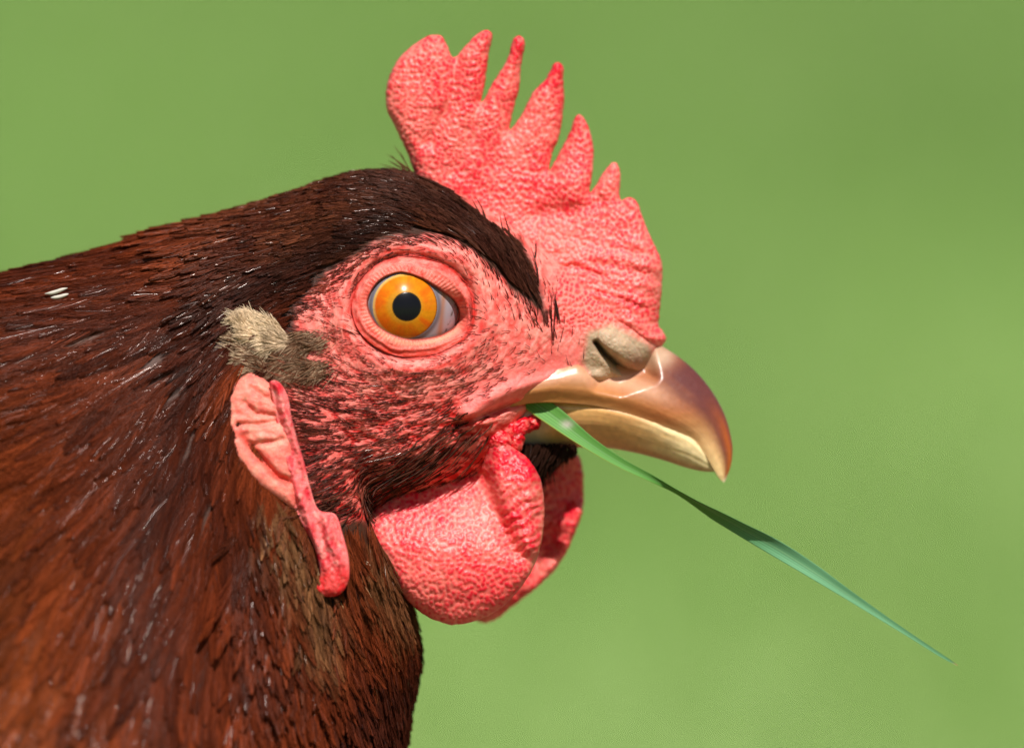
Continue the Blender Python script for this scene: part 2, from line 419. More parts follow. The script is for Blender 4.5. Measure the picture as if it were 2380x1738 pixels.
def body_paint(P):
    x, y, d = P[..., 0], P[..., 1], P[..., 2]
    sg = np.sign(d); side = sstep(10, 70, np.abs(d))
    wob = 16 * (fbm(x / 22, y / 22, 5) - .5) * 2
    f = sdist(x, y, FACE) + wob
    face = sstep(-10, 12, f)
    # polar frame round the eye: grain runs round it
    r = np.hypot((x - 955) / 1.15, y - 715); th = np.arctan2(y - 715, (x - 955) / 1.15)
    qx, qy = r / 9.0 + 1.6 * fbm(x / 45, y / 45, 31), th * (r + 60) / 24.0
    g1 = fbm(qx, qy, 41, 3); g2 = fbm(x / 5.5, y / 5.5, 42, 2)
    flake = sstep(.36, .60, g1 + .30 * (g2 - .5)); cid = fbm(x / 14, y / 14, 43, 2)
    n = fbm(x / 70, y / 70, 51); n2 = fbm(x / 9, y / 9, 52, 2)
    pale = np.array([0.86, 0.27, 0.23]); tan = np.array([0.82, 0.34, 0.27]); red = np.array([0.66, 0.06, 0.055]); deep = np.array([0.30, 0.014, 0.012])
    low = sstep(820, 1010, y) * sstep(1260, 1090, x + 0.15 * (y - 900))      # redder, darker cheek
    c = mix(np.broadcast_to(pale, x.shape + (3,)), tan, np.clip((n - .5) * 1.6, 0, .4))
    c = mix(c, red, np.clip((1 - flake) * 0.52 + low * 0.42 + (n2 - .5) * .4 + (cid - .5) * .5, 0, 1))
    c = mix(c, deep, np.clip(low * (0.05 + .4 * (1 - flake)), 0, .6))
    e = sdist(x, y, LID_OUT[::3])
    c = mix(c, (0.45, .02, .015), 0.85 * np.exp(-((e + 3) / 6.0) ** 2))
    efc = np.clip(-e, 0, 400); c = mix(c, red, .5 * sstep(.2, .95, np.sin(efc / 5.2 + 5 * fbm(x / 60, y / 60, 71))) * np.exp(-efc / 60))
    c = mix(c, red, 0.5 * np.exp(-((ldist(x, y, [(1180, 690), (1130, 740), (1100, 800), (1030, 850), (900, 900)])[0]) / 9) ** 2))
    # comb-like skin in front of the feathers' point and above the nostril
    cb = sstep(-25, 30, (x - 1275) + 0.15 * (y - 700)) * sstep(790, 730, y - 0.05 * (x - 1300))
    cc, (edge, f1c) = comb_colour(x, y, -0.1 + 0 * x)
    c = mix(c, 0, 0 * x) * 1.0
    c = c * (1 - cb[..., None]) + cc * cb[..., None]
    smooth_pink = sstep(60, 20, ldist(x, y, [(1110, 930), (1230, 880), (1330, 850)])[0])
    c = mix(c, (0.88, 0.22, 0.20), smooth_pink * .6)
    # dusty cere
    dust = np.exp(-((np.clip(-sdist(x, y, [(1375, 780), (1420, 765), (1500, 810), (1515, 870), (1440, 900), (1390, 890), (1365, 840)]), 0, 99)) / 14) ** 2)
    dusty = np.array([0.42, 0.30, 0.20]) * (0.8 + 0.45 * fbm(x / 10, y / 10, 61))[..., None]
    c = c * (1 - dust[..., None]) + dusty * dust[..., None]
    strip = sstep(16, 4, ldist(x, y, [(1270, 912), (1370, 905), (1480, 890)])[0])
    c = mix(c, (0.55, 0.36, 0.24), strip * .7)
    ds, ks = ldist(x, y, SLIT)
    c = mix(c, (0.035, 0.022, 0.012), 0.9 * np.exp(-(ds / 6.5) ** 2))
    op = np.exp(-(((x - 1478) / 26) ** 2 + ((y - 842) / 20) ** 2))
    c = mix(c, (0.30, 0.13, 0.09), op * .7)
    # feathered part: dark down under the feathers
    under = np.array([0.05, 0.018, 0.010]) * (0.7 + 0.6 * n)[..., None]
    warm = np.array([0.12, 0.035, 0.012])
    under = mix(under, warm, sstep(600, -300, x))
    c = c * face[..., None] + under * (1 - face)[..., None]
    # relief
    rel = 3.8 * (g1 - .5 + .35 * (g2 - .5)) * 2 * sstep(0, 30, -e) * (1 - cb) * (1 - 0.7 * smooth_pink)
    rel += 5.0 * (sstep(0.75, 0.15, f1c) - .5) * cb
    ef = np.clip(-e, 0, 400)
    wr = np.sin(ef / 5.2 + 5 * fbm(x / 60, y / 60, 71)) * np.exp(-ef / 45) * 2.6
    rel += wr
    rel += 5 * (fbm(x / 25, y / 25, 81) - .5)
    rel *= face * (1 - dust * .7) * sstep(-30, -4, -np.maximum(e, -99) - 4 + 0 * e) if False else face * (1 - dust * .7)
    rel += (fbm(x / 6, y / 6, 91) - .5) * 3 * dust
    out = P.copy(); out[..., 2] = d + sg * side * rel
    return out, c

P0, F0 = loft(90, 40, 60, 160)
LOW = sculpt(P0)
BVH = BVHTree.FromPolygons([tuple(v) for v in LOW.reshape(-1, 3)], [tuple(f) for f in F0])
P1, F1 = loft(470, 90, 70, 660)
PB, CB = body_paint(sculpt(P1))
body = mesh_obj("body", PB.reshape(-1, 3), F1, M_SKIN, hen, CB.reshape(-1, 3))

_h = BVH.ray_cast(Vector((400, 900, 3000)), Vector((0, 0, -1)))
OUTW = 1.0 if BVH.find_nearest(_h[0])[1].z > 0 else -1.0

def depth_at(x, y):
    h = BVH.ray_cast(Vector((x, y, 3000)), Vector((0, 0, -1)))
    return h[0].z if h[0] is not None else 0.0

# ------------------------------------------------------------------ fleshy sheets: comb, wattles, earlobes
def sheet(name, outline, sp, half, mid, relief, colour, mat, parent=hen, edge=0.0):
    ol = closed_spline(outline, sp)
    x, y = ol[:, 0], ol[:, 1]
    area = np.sum(x * np.roll(y, -1) - np.roll(x, -1) * y)
    if area < 0: ol = ol[::-1]
    if edge:
        nrm = np.roll(ol, -1, 0) - np.roll(ol, 1, 0); nrm = np.stack([nrm[:, 1], -nrm[:, 0]], 1); nrm /= np.linalg.norm(nrm, axis=1)[:, None] + 1e-9
        ol = ol + nrm * (edge * (fbm(ol[:, 0] / 7, ol[:, 1] / 7, 4, 2) - .5) * 2)[:, None]
    lo, hi = ol.min(0), ol.max(0)
    gx, gy = np.meshgrid(np.arange(lo[0], hi[0], sp), np.arange(lo[1], hi[1], sp * .87))
    gx = gx + (np.arange(gx.shape[0]) % 2)[:, None] * sp * .5
    gx = gx.ravel() + rng.uniform(-.2, .2, gx.size) * sp; gy = gy.ravel() + rng.uniform(-.2, .2, gy.size) * sp
    sd = sdist(gx, gy, ol)
    keep = sd > sp * .6
    pts = np.concatenate([ol, np.stack([gx[keep], gy[keep]], 1)])
    nb = len(ol)
    res = delaunay_2d_cdt([Vector(p) for p in pts], [], [list(range(nb))], 1, 1e-4)
    vv = np.array([tuple(v) for v in res[0]]); ff = np.array([f for f in res[2] if len(f) == 3], int)
    x, y = vv[:, 0], vv[:, 1]
    dist = np.clip(sdist(x, y, ol), 0, None); isb = dist < 0.05
    h = half(dist, x, y); m = mid(x, y); r = relief(x, y) * sstep(0, 9, dist)
    r2 = relief(x + 333, y + 177) * sstep(0, 9, dist)
    n = len(vv)
    front = np.stack([x, y, m + h + r], 1); back = np.stack([x, y, m - h - r2], 1)
    front[isb, 2] = m[isb]
    bi = np.where(isb, np.arange(n), np.arange(n) + n)
    a2 = (vv[ff[:, 1]] - vv[ff[:, 0]]); b2 = (vv[ff[:, 2]] - vv[ff[:, 0]])
    neg = a2[:, 0] * b2[:, 1] - a2[:, 1] * b2[:, 0] > 0
    ff[neg] = ff[neg][:, ::-1]
    V = np.concatenate([front, back]); F = np.concatenate([ff, bi[ff[:, ::-1]]])
    used = np.unique(F); rem = np.zeros(len(V), int); rem[used] = np.arange(len(used))
    c = colour(x, y); c = np.concatenate([c, c])
    return mesh_obj(name, V[used], rem[F], mat, parent, c[used])

COMB = [(962, 400), (946, 355), (926, 312), (903, 265), (896, 232), (903, 183), (926, 139), (959, 106), (993, 86), (1012, 81), (1029, 87), (1041, 110), (1050, 131), (1059, 133), (1075, 116),
        (1095, 93), (1115, 76), (1132, 71), (1144, 80), (1143, 96), (1135, 130), (1130, 173), (1124, 212), (1118, 236), (1126, 231), (1142, 199), (1165, 163), (1182, 130), (1190, 98), (1201, 85),
        (1214, 87), (1220, 105), (1211, 156), (1208, 199), (1198, 239), (1188, 279), (1184, 302), (1192, 295), (1211, 269), (1225, 242), (1241, 212), (1264, 190), (1278, 166), (1288, 148), (1299, 145),
        (1310, 157), (1309, 189), (1312, 226), (1309, 265), (1298, 322), (1284, 355), (1277, 395), (1285, 382), (1298, 358), (1314, 328), (1327, 302), (1336, 274), (1347, 266), (1360, 280), (1372, 305),
        (1380, 348), (1377, 405), (1371, 446), (1384, 431), (1400, 405), (1417, 383), (1429, 377), (1438, 387), (1443, 415), (1440, 446), (1444, 466), (1457, 460), (1472, 461), (1484, 476), (1495, 508),
        (1512, 550), (1533, 594), (1539, 620), (1538, 672), (1533, 727), (1531, 757), (1541, 770), (1546, 795), (1500, 820), (1380, 790), (1270, 720), (1180, 620), (1080, 540), (990, 470)]
TIPS = [(1012, 90), (1133, 82), (1205, 98), (1299, 158), (1347, 280), (1429, 390), (1472, 470)]

def comb_red(x, y):
    r = -0.12 + 0 * x
    for tx, ty in TIPS[:5]:
        r += 0.38 * np.exp(-(((x - tx) / 40) ** 2 + ((y - ty) / 60) ** 2))
    r += 0.30 * np.exp(-(((x - 1350) / 50) ** 2 + ((y - 400) / 70) ** 2))  # shade of the fifth spike's fold, painted as deeper red
    r += 0.22 * np.exp(-(ldist(x, y, [(1060, 440), (1180, 400), (1330, 460)])[0] / 45) ** 2)
    r += 0.12 * np.exp(-(((x - 930) / 60) ** 2 + ((y - 220) / 80) ** 2))
    r += 0.35 * np.exp(-(ldist(x, y, [(1255, 640), (1330, 615), (1400, 640)])[0] / 9) ** 2)
    r += 0.35 * np.exp(-(ldist(x, y, [(1390, 680), (1440, 695), (1500, 715)])[0] / 9) ** 2)
    return r

def comb_half(dist, x, y):
    base = sstep(480, 790, y + 0.35 * (1200 - x) * sstep(1200, 900, x))
    mx = 29 + 65 * base
    h = mx * (1 - np.exp(-dist / (13 + 22 * base)))
    # rounded ridge down the middle of every spike, valleys between them thinner
    return h

def comb_mid(x, y):
    m = 8 * np.sin((x - 900) / 95.0) + 10 * np.sin(y / 110.0 + x / 160)
    m += 18 * np.exp(-(((x - 1330) / 70) ** 2 + ((y - 430) / 60) ** 2))          # leaning fold by the fifth spike
    m -= 11 * np.exp(-(ldist(x, y, [(1395, 470), (1330, 490), (1240, 500)])[0] / 22) ** 2)
    m -= 14 * np.exp(-(ldist(x, y, [(1060, 150), (1050, 240), (1000, 330)])[0] / 20) ** 2)
    for line in ([(1118, 240), (1090, 330), (1060, 400)], [(1184, 305), (1150, 380)], [(1277, 398), (1240, 450)]):
        m -= 4 * np.exp(-(ldist(x, y, line)[0] / 16) ** 2)
    return m * sstep(760, 600, y)

def comb_relief(x, y):
    f1, edge, cid = cobble(x, y, 9.5, 1)
    r = 4.2 * (.5 + fbm(x / 50, y / 50, 18)) * (sstep(0.75, 0.12, f1) - .45)
    r += 6 * (fbm(x / 38, y / 30, 8, 4) - .5)
    yy = y - 0.22 * (x - 1300) + 10 * fbm(x / 60, y / 60, 66)
    wr = sstep(520, 600, y) * sstep(800, 760, y)
    r += wr * 4.5 * np.sin(yy / 7.5) * sstep(.35, .7, fbm(x / 55, y / 30, 67))
    for line in ([(1255, 642), (1330, 617), (1400, 642)], [(1390, 680), (1440, 695), (1500, 717)]):
        r -= 7 * np.exp(-(ldist(x, y, line)[0] / 6) ** 2)
    return r

comb = sheet("comb", COMB, 3.4, comb_half, comb_mid, comb_relief, lambda x, y: comb_colour(x, y, comb_red(x, y))[0], M_COMB, edge=1.5)

WAT = [(859, 1240), (857, 1210), (880, 1165), (960, 1105), (1060, 1045), (1110, 1020), (1135, 1016), (1160, 1016), (1198, 1043), (1226, 1063), (1250, 1098), (1260, 1131), (1265, 1177), (1262, 1237), (1250, 1289),
       (1235, 1325), (1204, 1371), (1168, 1407), (1123, 1434), (1062, 1449), (1026, 1443), (990, 1428), (950, 1395), (920, 1355), (899, 1319), (878, 1280)]
FOLD = [(1122, 1075), (1140, 1140), (1150, 1210), (1170, 1290), (1240, 1305)]
def wat_mid(x, y):
    m = 40 + 100 * sstep(1050, 1290, y) - 25 * sstep(1330, 1450, y) + 70 * sstep(1090, 1170, x) * sstep(1250, 1080, y)
    m += 28 * np.exp(-(((x - 1030) / 130) ** 2 + ((y - 1310) / 130) ** 2))
    lobe = sstep(-14, 26, sdist(x, y, [(1118, 1010), (1124, 1090), (1150, 1160), (1185, 1230), (1215, 1290), (1290, 1300), (1290, 1000)]))
    m += 20 * lobe
    m -= 15 * np.exp(-(ldist(x, y, [(1125, 1110), (1150, 1190), (1185, 1262), (1240, 1300)])[0] / 20) ** 2)
    m -= 40 * sstep(1225, 1268, x)
    return m
def wat_rel(x, y):
    f1, edge, cid = cobble(x, y, 10.5, 77)
    r = 3.2 * (sstep(0.7, 0.12, f1) - .45)
    lobe = sstep(0, 30, sdist(x, y, [(1150, 1120), (1150, 1290), (1215, 1310), (1300, 1300), (1300, 1100)]))
    r = r * (1 - .4 * lobe) + lobe * 3.2 * np.sin((y + 0.45 * (x - 1200) + 34 * fbm(x / 40, y / 40, 22)) / 3.9) * (.4 + 1.2 * fbm(x / 20, y / 20, 24))
    return r + 6 * (fbm(x / 45, y / 45, 23) - .5)
def wat_col(x, y):
    red = 0.05 + 0.18 * sstep(1130, 1230, x) * sstep(1320, 1250, y) + 0.22 * sstep(1180, 1060, y) + 0.15 * sstep(1360, 1450, y)
    return comb_colour(x, y, red + .08, 77, 10.5, .7)[0]
wattle = sheet("wattle", WAT, 3.4, lambda d, x, y: 26 * (1 - np.exp(-d / 11)), wat_mid, wat_rel, wat_col, M_COMB, edge=1.2)

WAT2 = [(1347, 1060), (1356, 1101), (1359, 1150), (1354, 1192), (1335, 1246), (1310, 1298), (1274, 1343), (1229, 1383), (1189, 1413), (1156, 1440), (1135, 1448), (1110, 1446), (1040, 1410), (980, 1340), (970, 1230), (1080, 1120), (1230, 1050), (1300, 1030)]
def wat2_mid(x, y):
    return -125 - 20 * sstep(1100, 1300, y) + 34 * np.exp(-(ldist(x, y, [(1350, 1190), (1310, 1290), (1240, 1370)])[0] / 24) ** 2) + 16 * np.exp(-(((x - 1300) / 30) ** 2 + ((y - 1215) / 20) ** 2))
wattle2 = sheet("wattle", WAT2, 4, lambda d, x, y: 24 * (1 - np.exp(-d / 11)), wat2_mid, wat_rel, lambda x, y: comb_colour(x, y, 0.25 + 0 * x, 77, 10.5, .7)[0], M_COMB, edge=3)

LOBE = [(561, 880), (541, 908), (526, 949), (527, 1011), (545, 1056), (572, 1097), (612, 1138), (657, 1166), (695, 1185), (700, 1110), (690, 1038), (672, 971), (655, 915), (625, 885), (590, 862)]
def ear_mid(x, y):
    return np.interp(y, [860, 900, 1000, 1100, 1180], [268, 284, 296, 302, 296]) + 0 * x
def lobe_rel(x, y):
    r = 9 * (fbm(x / 26 + 0.5 * y / 26, y / 14 - .4 * x / 26, 33) - .5) * sstep(1060, 1000, y - .25 * (x - 600))
    dd, k = ldist(x, y, [(572, 1015), (610, 1060), (650, 1105), (676, 1115)])
    r -= 15 * np.exp(-(dd / 9) ** 2) * sstep(0, .5, k + .2)
    for l in ([(560, 985), (610, 985), (655, 975)], [(575, 935), (600, 960), (640, 965)], [(600, 1030), (640, 1025), (660, 1020)], [(590, 900), (625, 925), (640, 930)]):
        dd, k = ldist(x, y, l); r -= 9 * np.exp(-(dd / 7) ** 2)
    dd, k = ldist(x, y, [(545, 1040), (600, 1110), (670, 1160)]); r += 8 * np.exp(-(dd / 26) ** 2)
    return r + 2.5 * (fbm(x / 5, y / 5, 35, 2) - .5)
def lobe_col(x, y):
    n = fbm(x / 30, y / 18, 34); n2 = fbm(x / 6, y / 6, 36, 2)
    c = mix(np.broadcast_to(np.array([0.84, 0.27, 0.21]), x.shape + (3,)), (0.74, 0.15, 0.13), np.clip((n - .4) * 2 + (n2 - .5), 0, 1))
    dd, k = ldist(x, y, [(572, 1015), (610, 1060), (650, 1105), (676, 1115)])
    c = mix(c, (0.62, 0.05, 0.04), 0.7 * np.exp(-(dd / 10) ** 2))
    return mix(c, (0.62, 0.42, 0.30), 0.35 * sstep(.55, .8, fbm(x / 14, y / 14, 37)))
earlobe = sheet("earlobe", LOBE, 3.2, lambda d, x, y: 26 * (1 - np.exp(-d / 12)), ear_mid, lobe_rel, lobe_col, M_SKIN)

FLAP = [(632, 888), (655, 888), (675, 922), (683, 967), (697, 1020), (713, 1074), (726, 1128), (745, 1180), (784, 1192), (800, 1235), (814, 1289), (815, 1343), (793, 1376), (758, 1380), (736, 1362), (748, 1329), (735, 1267), (713, 1226),
        (690, 1181), (675, 1128), (661, 1061), (649, 984), (640, 931)]
def flap_rel(x, y):
    a = (x - 650) - 0.36 * (y - 900)
    r = 8 * np.sin(a / 6.5 + 3 * fbm(x / 40, y / 60, 43)) * sstep(1380, 1200, y) + 7 * (fbm(x / 12, y / 30, 44) - .5)
    f1, e, cid = worley(x / 9, y / 9, 45)
    return r * .9 + 2.5 * (.5 - f1) + 7 * (fbm(x / 7, y / 9, 47, 2) - .5)
def flap_col(x, y):
    n = fbm(x / 12, y / 30, 46)
    c = mix(np.broadcast_to(np.array([0.80, 0.21, 0.20]), x.shape + (3,)), (0.60, 0.05, 0.065), np.clip((n - .36) * 2.4, 0, 1))
    c = mix(c, (.72, .50, .40), .3 * sstep(.6, .75, fbm(x / 8, y / 14, 48, 2)))
    return mix(c, (0.6, 0.02, 0.02), sstep(1290, 1340, y) * .6)
flap = sheet("earlobe", FLAP, 3.0, lambda d, x, y: 13 * (1 - np.exp(-d / 9)), lambda x, y: 308 + 6 * sstep(1150, 1250, y), flap_rel, flap_col, M_SKIN)
flap["label"] = "narrow wrinkled red flap hanging beside the pale earlobe"

# small red knobs where the wattle meets the jaw
def knob(cx, cy, cd, rx, ry, rd, rot, seed):
    nu, nv = 50, 80
    ph = np.linspace(0.02, np.pi - 0.02, nu)[:, None]; th = np.arange(nv)[None] / nv * 2 * np.pi
    X = np.sin(ph) * np.cos(th); Y = np.sin(ph) * np.sin(th); Z = np.cos(ph) + 0 * th
    b = 1 + 0.2 * (fbm(X * 2.2 + seed, Y * 2.2 + Z * 1.5, seed) - .5) * 2 + .08 * (.5 - worley(X * 3.5 + Z + 9, Y * 3.5 + 9 + 0 * Z, seed)[0])
    X, Y, Z = X * rx * b, Y * ry * b, Z * rd * b
    c, s = math.cos(rot), math.sin(rot)
    V = np.stack([cx + X * c - Y * s, cy + X * s + Y * c, cd + Z], -1).reshape(-1, 3)
    n = fbm(V[:, 0] / 9, V[:, 1] / 9, seed)
    col = mix(np.broadcast_to(np.array([.55, .025, .035]), (len(V), 3)), (.78, .17, .15), np.clip((n - .45) * 3, 0, 1))
    return V, grid_faces(nu, nv, wrap=True), col
vs, fs, cs, off = [], [], [], 0
for k in ((1196, 1002, 100, 40, 24, 30, -.6, 3), (1232, 984, 72, 28, 19, 24, -.4, 5), (1196, 1026, 108, 22, 28, 26, .3, 7), (1160, 1024, 118, 30, 26, 30, .3, 9)):
    v, f, c = knob(*k); vs.append(v); fs.append(f + off); cs.append(c); off += len(v)
kn = mesh_obj("wattle_root", np.concatenate(vs), np.concatenate(fs), M_COMB, wattle, np.concatenate(cs))

# ------------------------------------------------------------------ beak
def beak_half(rows, n_len, n_arc, lower, seed):
    p = np.array(rows, float)
    ch = np.r_[0, np.cumsum(np.linalg.norm(np.diff((p[:, :2] + p[:, 2:4]) / 2, axis=0), axis=1))]
    q = spline_at(p, ch, ch[-1] * (1 - (1 - np.linspace(0, 1, n_len)) ** 1.3))
    t = np.linspace(-1, 1, n_arc)[None]            # -1 far edge, 0 ridge, 1 near edge
    a = np.abs(t)
    # ridge (first point) to edge (second point): a smooth arch
    s_ = a ** 1.15
    prof = np.sin(np.clip(a, 0, 1) * np.pi / 2) ** 0.8
    X = q[:, 0:1] * (1 - s_) + q[:, 2:3] * s_; Y = q[:, 1:2] * (1 - s_) + q[:, 3:4] * s_
    wv = np.maximum(q[:, 4:5], 1.5) * prof * (1 - 0.12 * sstep(.8, 1, a))
    V = np.stack([X, Y, np.sign(t) * wv], -1)
    # close underneath with an inner return
    inn = V.copy(); c0 = (q[:, None, 0:2] * .35 + q[:, None, 2:4] * .65)
    inn[..., 2] *= 0.55; inn[..., :2] = inn[..., :2] * .55 + c0 * .45
    ring = np.concatenate([V, inn[:, ::-1]], 1)
    return ring, q

UP = [(1415, 770, 1160, 952, 144), (1470, 775, 1240, 936, 132), (1515, 792, 1320, 938, 114), (1556, 815, 1390, 946, 99), (1595, 843, 1455, 963, 87), (1630, 877, 1515, 983, 75), (1660, 917, 1570, 1001, 61),
      (1683, 960, 1614, 1028, 40), (1697, 1005, 1643, 1066, 27), (1703, 1045, 1660, 1094, 17), (1698, 1085, 1672, 1112, 9), (1686, 1117, 1682, 1121, 2)]
ring, q = beak_half(UP, 150, 121, False, 1)
x, y, d = ring[..., 0], ring[..., 1], ring[..., 2]
u = np.linspace(0, 1, ring.shape[0])[:, None] + 0 * x; arc = np.r_[np.linspace(-1, 1, 121), np.linspace(1, -1, 121)][None] + 0 * x
a_ = np.abs(arc)
n1 = fbm(u * 6 + 0.3 * a_, a_ * 9, 101); n2 = fbm(x / 8, y / 8, 102); st = fbm(u * 3, a_ * 40, 103)
horn = np.array([0.38, 0.115, 0.032]); cream = np.array([0.86, 0.58, 0.27]); brown = np.array([0.12, 0.032, 0.026]); rust = np.array([0.42, 0.085, 0.006])
c = np.broadcast_to(horn, x.shape + (3,))
ridge = sstep(0.78, 0.28, a_ + .25 * (n1 - .5))
c = mix(c, brown, ridge * sstep(.22, .42, u) * sstep(1.02, .8, u))
c = mix(c, rust, 0.8 * sstep(.5, .8, u) * np.exp(-((a_ - .22) / .16) ** 2))
c = mix(c, cream, sstep(.45, .9, u) * sstep(.4, .85, a_) * .95)
c = mix(c, (0.55, 0.24, 0.06), sstep(.55, .95, a_) * sstep(.5, .2, u) * .6)
c = mix(c, (0.72, 0.58, 0.42), np.exp(-(((x - 1537) / 26) ** 2 + ((y - 828) / 22) ** 2)) * .5)      # pale flake at the base
c = mix(c, (0.46, 0.30, 0.19), sstep(.36, .2, u) * sstep(.5, .3, a_) * .9)
c = mix(c, (0.66, 0.36, 0.22), np.exp(-((a_ - .62) / .13) ** 2) * sstep(.55, .3, u) * .8)
c = mix(c, (0.74, 0.62, 0.40), sstep(.93, 1.0, u) * .8)
c = c * (0.97 + 0.06 * (st - .5) + 0.22 * (n2 - .5))[..., None]
edge = np.exp(-((a_ - 1) / .05) ** 2) * sstep(.1, .3, u)
c = mix(c, (0.30, 0.17, 0.07), edge * .6)
gm, gnt, gb = new_mat("beak_horn")
gnt.links.new(attr(gnt), gb.inputs["Base Color"])
gb.inputs["Roughness"].default_value = 0.36; gb.inputs["Specular IOR Level"].default_value = 0.45; gb.inputs["Coat Weight"].default_value = 0.3; gb.inputs["Coat Roughness"].default_value = 0.32
gb.inputs["Subsurface Weight"].default_value = 0.12; gb.inputs["Subsurface Scale"].default_value = 0.0012
gb.inputs["Subsurface Radius"].default_value = (1, .5, .25)
gmap = gnt.nodes.new("ShaderNodeMapping"); gtc = gnt.nodes.new("ShaderNodeTexCoord")
gmap.inputs["Scale"].default_value = (0.4, 1, 1); gmap.inputs["Rotation"].default_value = (0, .7, 0)
gnt.links.new(gtc.outputs["Object"], gmap.inputs["Vector"])
bump(gnt, gb, noise(gnt, 900, 4, .6, gmap.outputs[0]), 0.00008, 0.35)
ring = ring.copy(); ring[..., 2] += np.sign(d) * (.5 * (st - .5) + 1.3 * (n2 - .5) + 6 * np.exp(-((a_ - .66) / .2) ** 2) * sstep(.75, .4, u)) * sstep(0, .15, a_)
ring[..., 2] -= np.sign(ring[..., 2]) * np.minimum(np.abs(ring[..., 2]) * .8, 46 * sstep(-26, 16, sdist(x, y, [(1375, 770), (1420, 760), (1500, 805), (1514, 874), (1440, 903), (1390, 893), (1362, 840)])))
upper = mesh_obj("upper_beak", ring.reshape(-1, 3), grid_faces(ring.shape[0], ring.shape[1], wrap=True), gm, hen, c.reshape(-1, 3))

LOWR = [(1215, 1046, 1200, 960, 78), (1260, 1043, 1270, 930, 84), (1330, 1040, 1350, 928, 88), (1400, 1040, 1420, 936, 86), (1470, 1051, 1490, 960, 77), (1540, 1069, 1550, 986, 64), (1600, 1088, 1600, 1011, 47), (1640, 1096, 1640, 1052, 26), (1666, 1096, 1664, 1085, 4)]
ring, q = beak_half(LOWR, 110, 101, True, 2)
x, y, d = ring[..., 0], ring[..., 1], ring[..., 2]
u = np.linspace(0, 1, ring.shape[0])[:, None] + 0 * x; a_ = np.abs(np.r_[np.linspace(-1, 1, 101), np.linspace(1, -1, 101)][None] + 0 * x)
n1 = fbm(u * 4, a_ * 7, 111); n2 = fbm(x / 9, y / 9, 112)
c = mix(np.broadcast_to(np.array([.80, .43, .15]), x.shape + (3,)), (.90, .68, .36), sstep(.35, .75, u + .3 * (n1 - .5)))
c = mix(c, (.45, .17, .05), sstep(.35, .0, a_) * .75 * sstep(.25, .6, u))
c = mix(c, (.62, .30, .10), np.exp(-((u - .42) / .12) ** 2) * .5 * n1 * 2)
c = mix(c, (.66, .55, .42), sstep(.16, .04, u) * .8)
c = c * (.9 + .4 * (n2 - .5))[..., None]
ring = ring.copy(); ring[..., 2] += np.sign(d) * 3 * (n1 - .5) * sstep(0, .15, a_)
lower = mesh_obj("lower_beak", ring.reshape(-1, 3), grid_faces(ring.shape[0], ring.shape[1], wrap=True, flip=True), gm, hen, c.reshape(-1, 3))

# ------------------------------------------------------------------ eye
ER = 140.0
ED = 125.0
def eye_depth(x, y):
    return ED + np.sqrt(np.clip(ER ** 2 - (x - EYE[0] + 18) ** 2 - (y - EYE[1]) ** 2, 0, None))

em, ent, eb = new_mat("wet_eye")
ent.links.new(attr(ent), eb.inputs["Base Color"])
eb.inputs["Roughness"].default_value = 0.5; eb.inputs["Specular IOR Level"].default_value = 0.0
eb.inputs["Coat Weight"].default_value = 0.6; eb.inputs["Coat Roughness"].default_value = 0.23
eb.inputs["Coat IOR"].default_value = 1.34

def eyecap(name, cx, cy, rad, lift, colour, parent, rings=60, segs=120):
    r = np.linspace(0, 1, rings)[:, None] * rad; t = np.arange(segs)[None] / segs * 2 * np.pi
    x = cx + r * np.cos(t); y = cy + r * np.sin(t)
    z = eye_depth(x, y) + lift * sstep(1.0, 0.9, r / rad) + 14 * np.clip(1 - ((x - 944) ** 2 + (y - 713) ** 2) / 84.0 ** 2, 0, 1)
    V = np.stack([x, y, z], -1)
    return mesh_obj(name, V.reshape(-1, 3), grid_faces(rings, segs, wrap=True, flip=True), em, parent, colour(x, y, r / rad, t).reshape(-1, 3))

def white_col(x, y, r, t):
    c = np.broadcast_to(np.array([.30, .27, .30]), x.shape + (3,))
    c = mix(c, (.33, .29, .32), sstep(1022, 1034, x + .12 * (y - 720)))
    c = mix(c, (.34, .15, .09), np.exp(-((x - 1029 + .1 * (y - 720)) / 7) ** 2) * .9)
    c = mix(c, (.05, .03, .02), np.exp(-((x - 1046 + .35 * (y - 745)) / 2.2) ** 2) * sstep(.4, .6, fbm(x / 6, y / 10, 3)) * .8)
    q = np.hypot(x - 943, y - 713)
    c = mix(c, (.10, .09, .11), np.exp(-((q - 79) / 5.5) ** 2) * .8)
    return c
eye = eyecap("eye", 952, 713, 118, 0, white_col, hen, 90, 160)
def iris_col(x, y, r, t):
    n = fbm(t * 24 + 0 * r, r * 3, 7); n2 = fbm(t * 3 + 5, r * 2.2, 8); n3 = fbm(x / 4, y / 4, 9, 2)
    c = mix(np.broadcast_to(np.array([.56, .20, .005]), x.shape + (3,)), (.62, .11, .004), np.clip((n2 - .4) * 2.5 + .5 * sstep(960, 900, x), 0, 1) * sstep(.45, .7, r))
    c = mix(c, (.45, .21, .02), sstep(.62, .45, r) * .6)
    c = mix(c, (.62, .45, .14), sstep(.9, .965, r) * .75 * sstep(980, 900, x))
    c = mix(c, (.08, .03, .01), sstep(.94, 1.0, r) * sstep(930, 1000, x) * .9)
    return c * (.85 + .22 * n + .2 * (n3 - .5))[..., None]
iris = eyecap("iris", 943.5, 713, 74.5, .5, iris_col, eye)
def pup_col(x, y, r, t):
    return mix(np.broadcast_to(np.array([.006, .006, .008]), x.shape + (3,)), (.10, .06, .01), sstep(.86, 1.0, r))
pupil = eyecap("pupil", 947.5, 714, 35.5, 1.0, pup_col, eye, 30, 80)

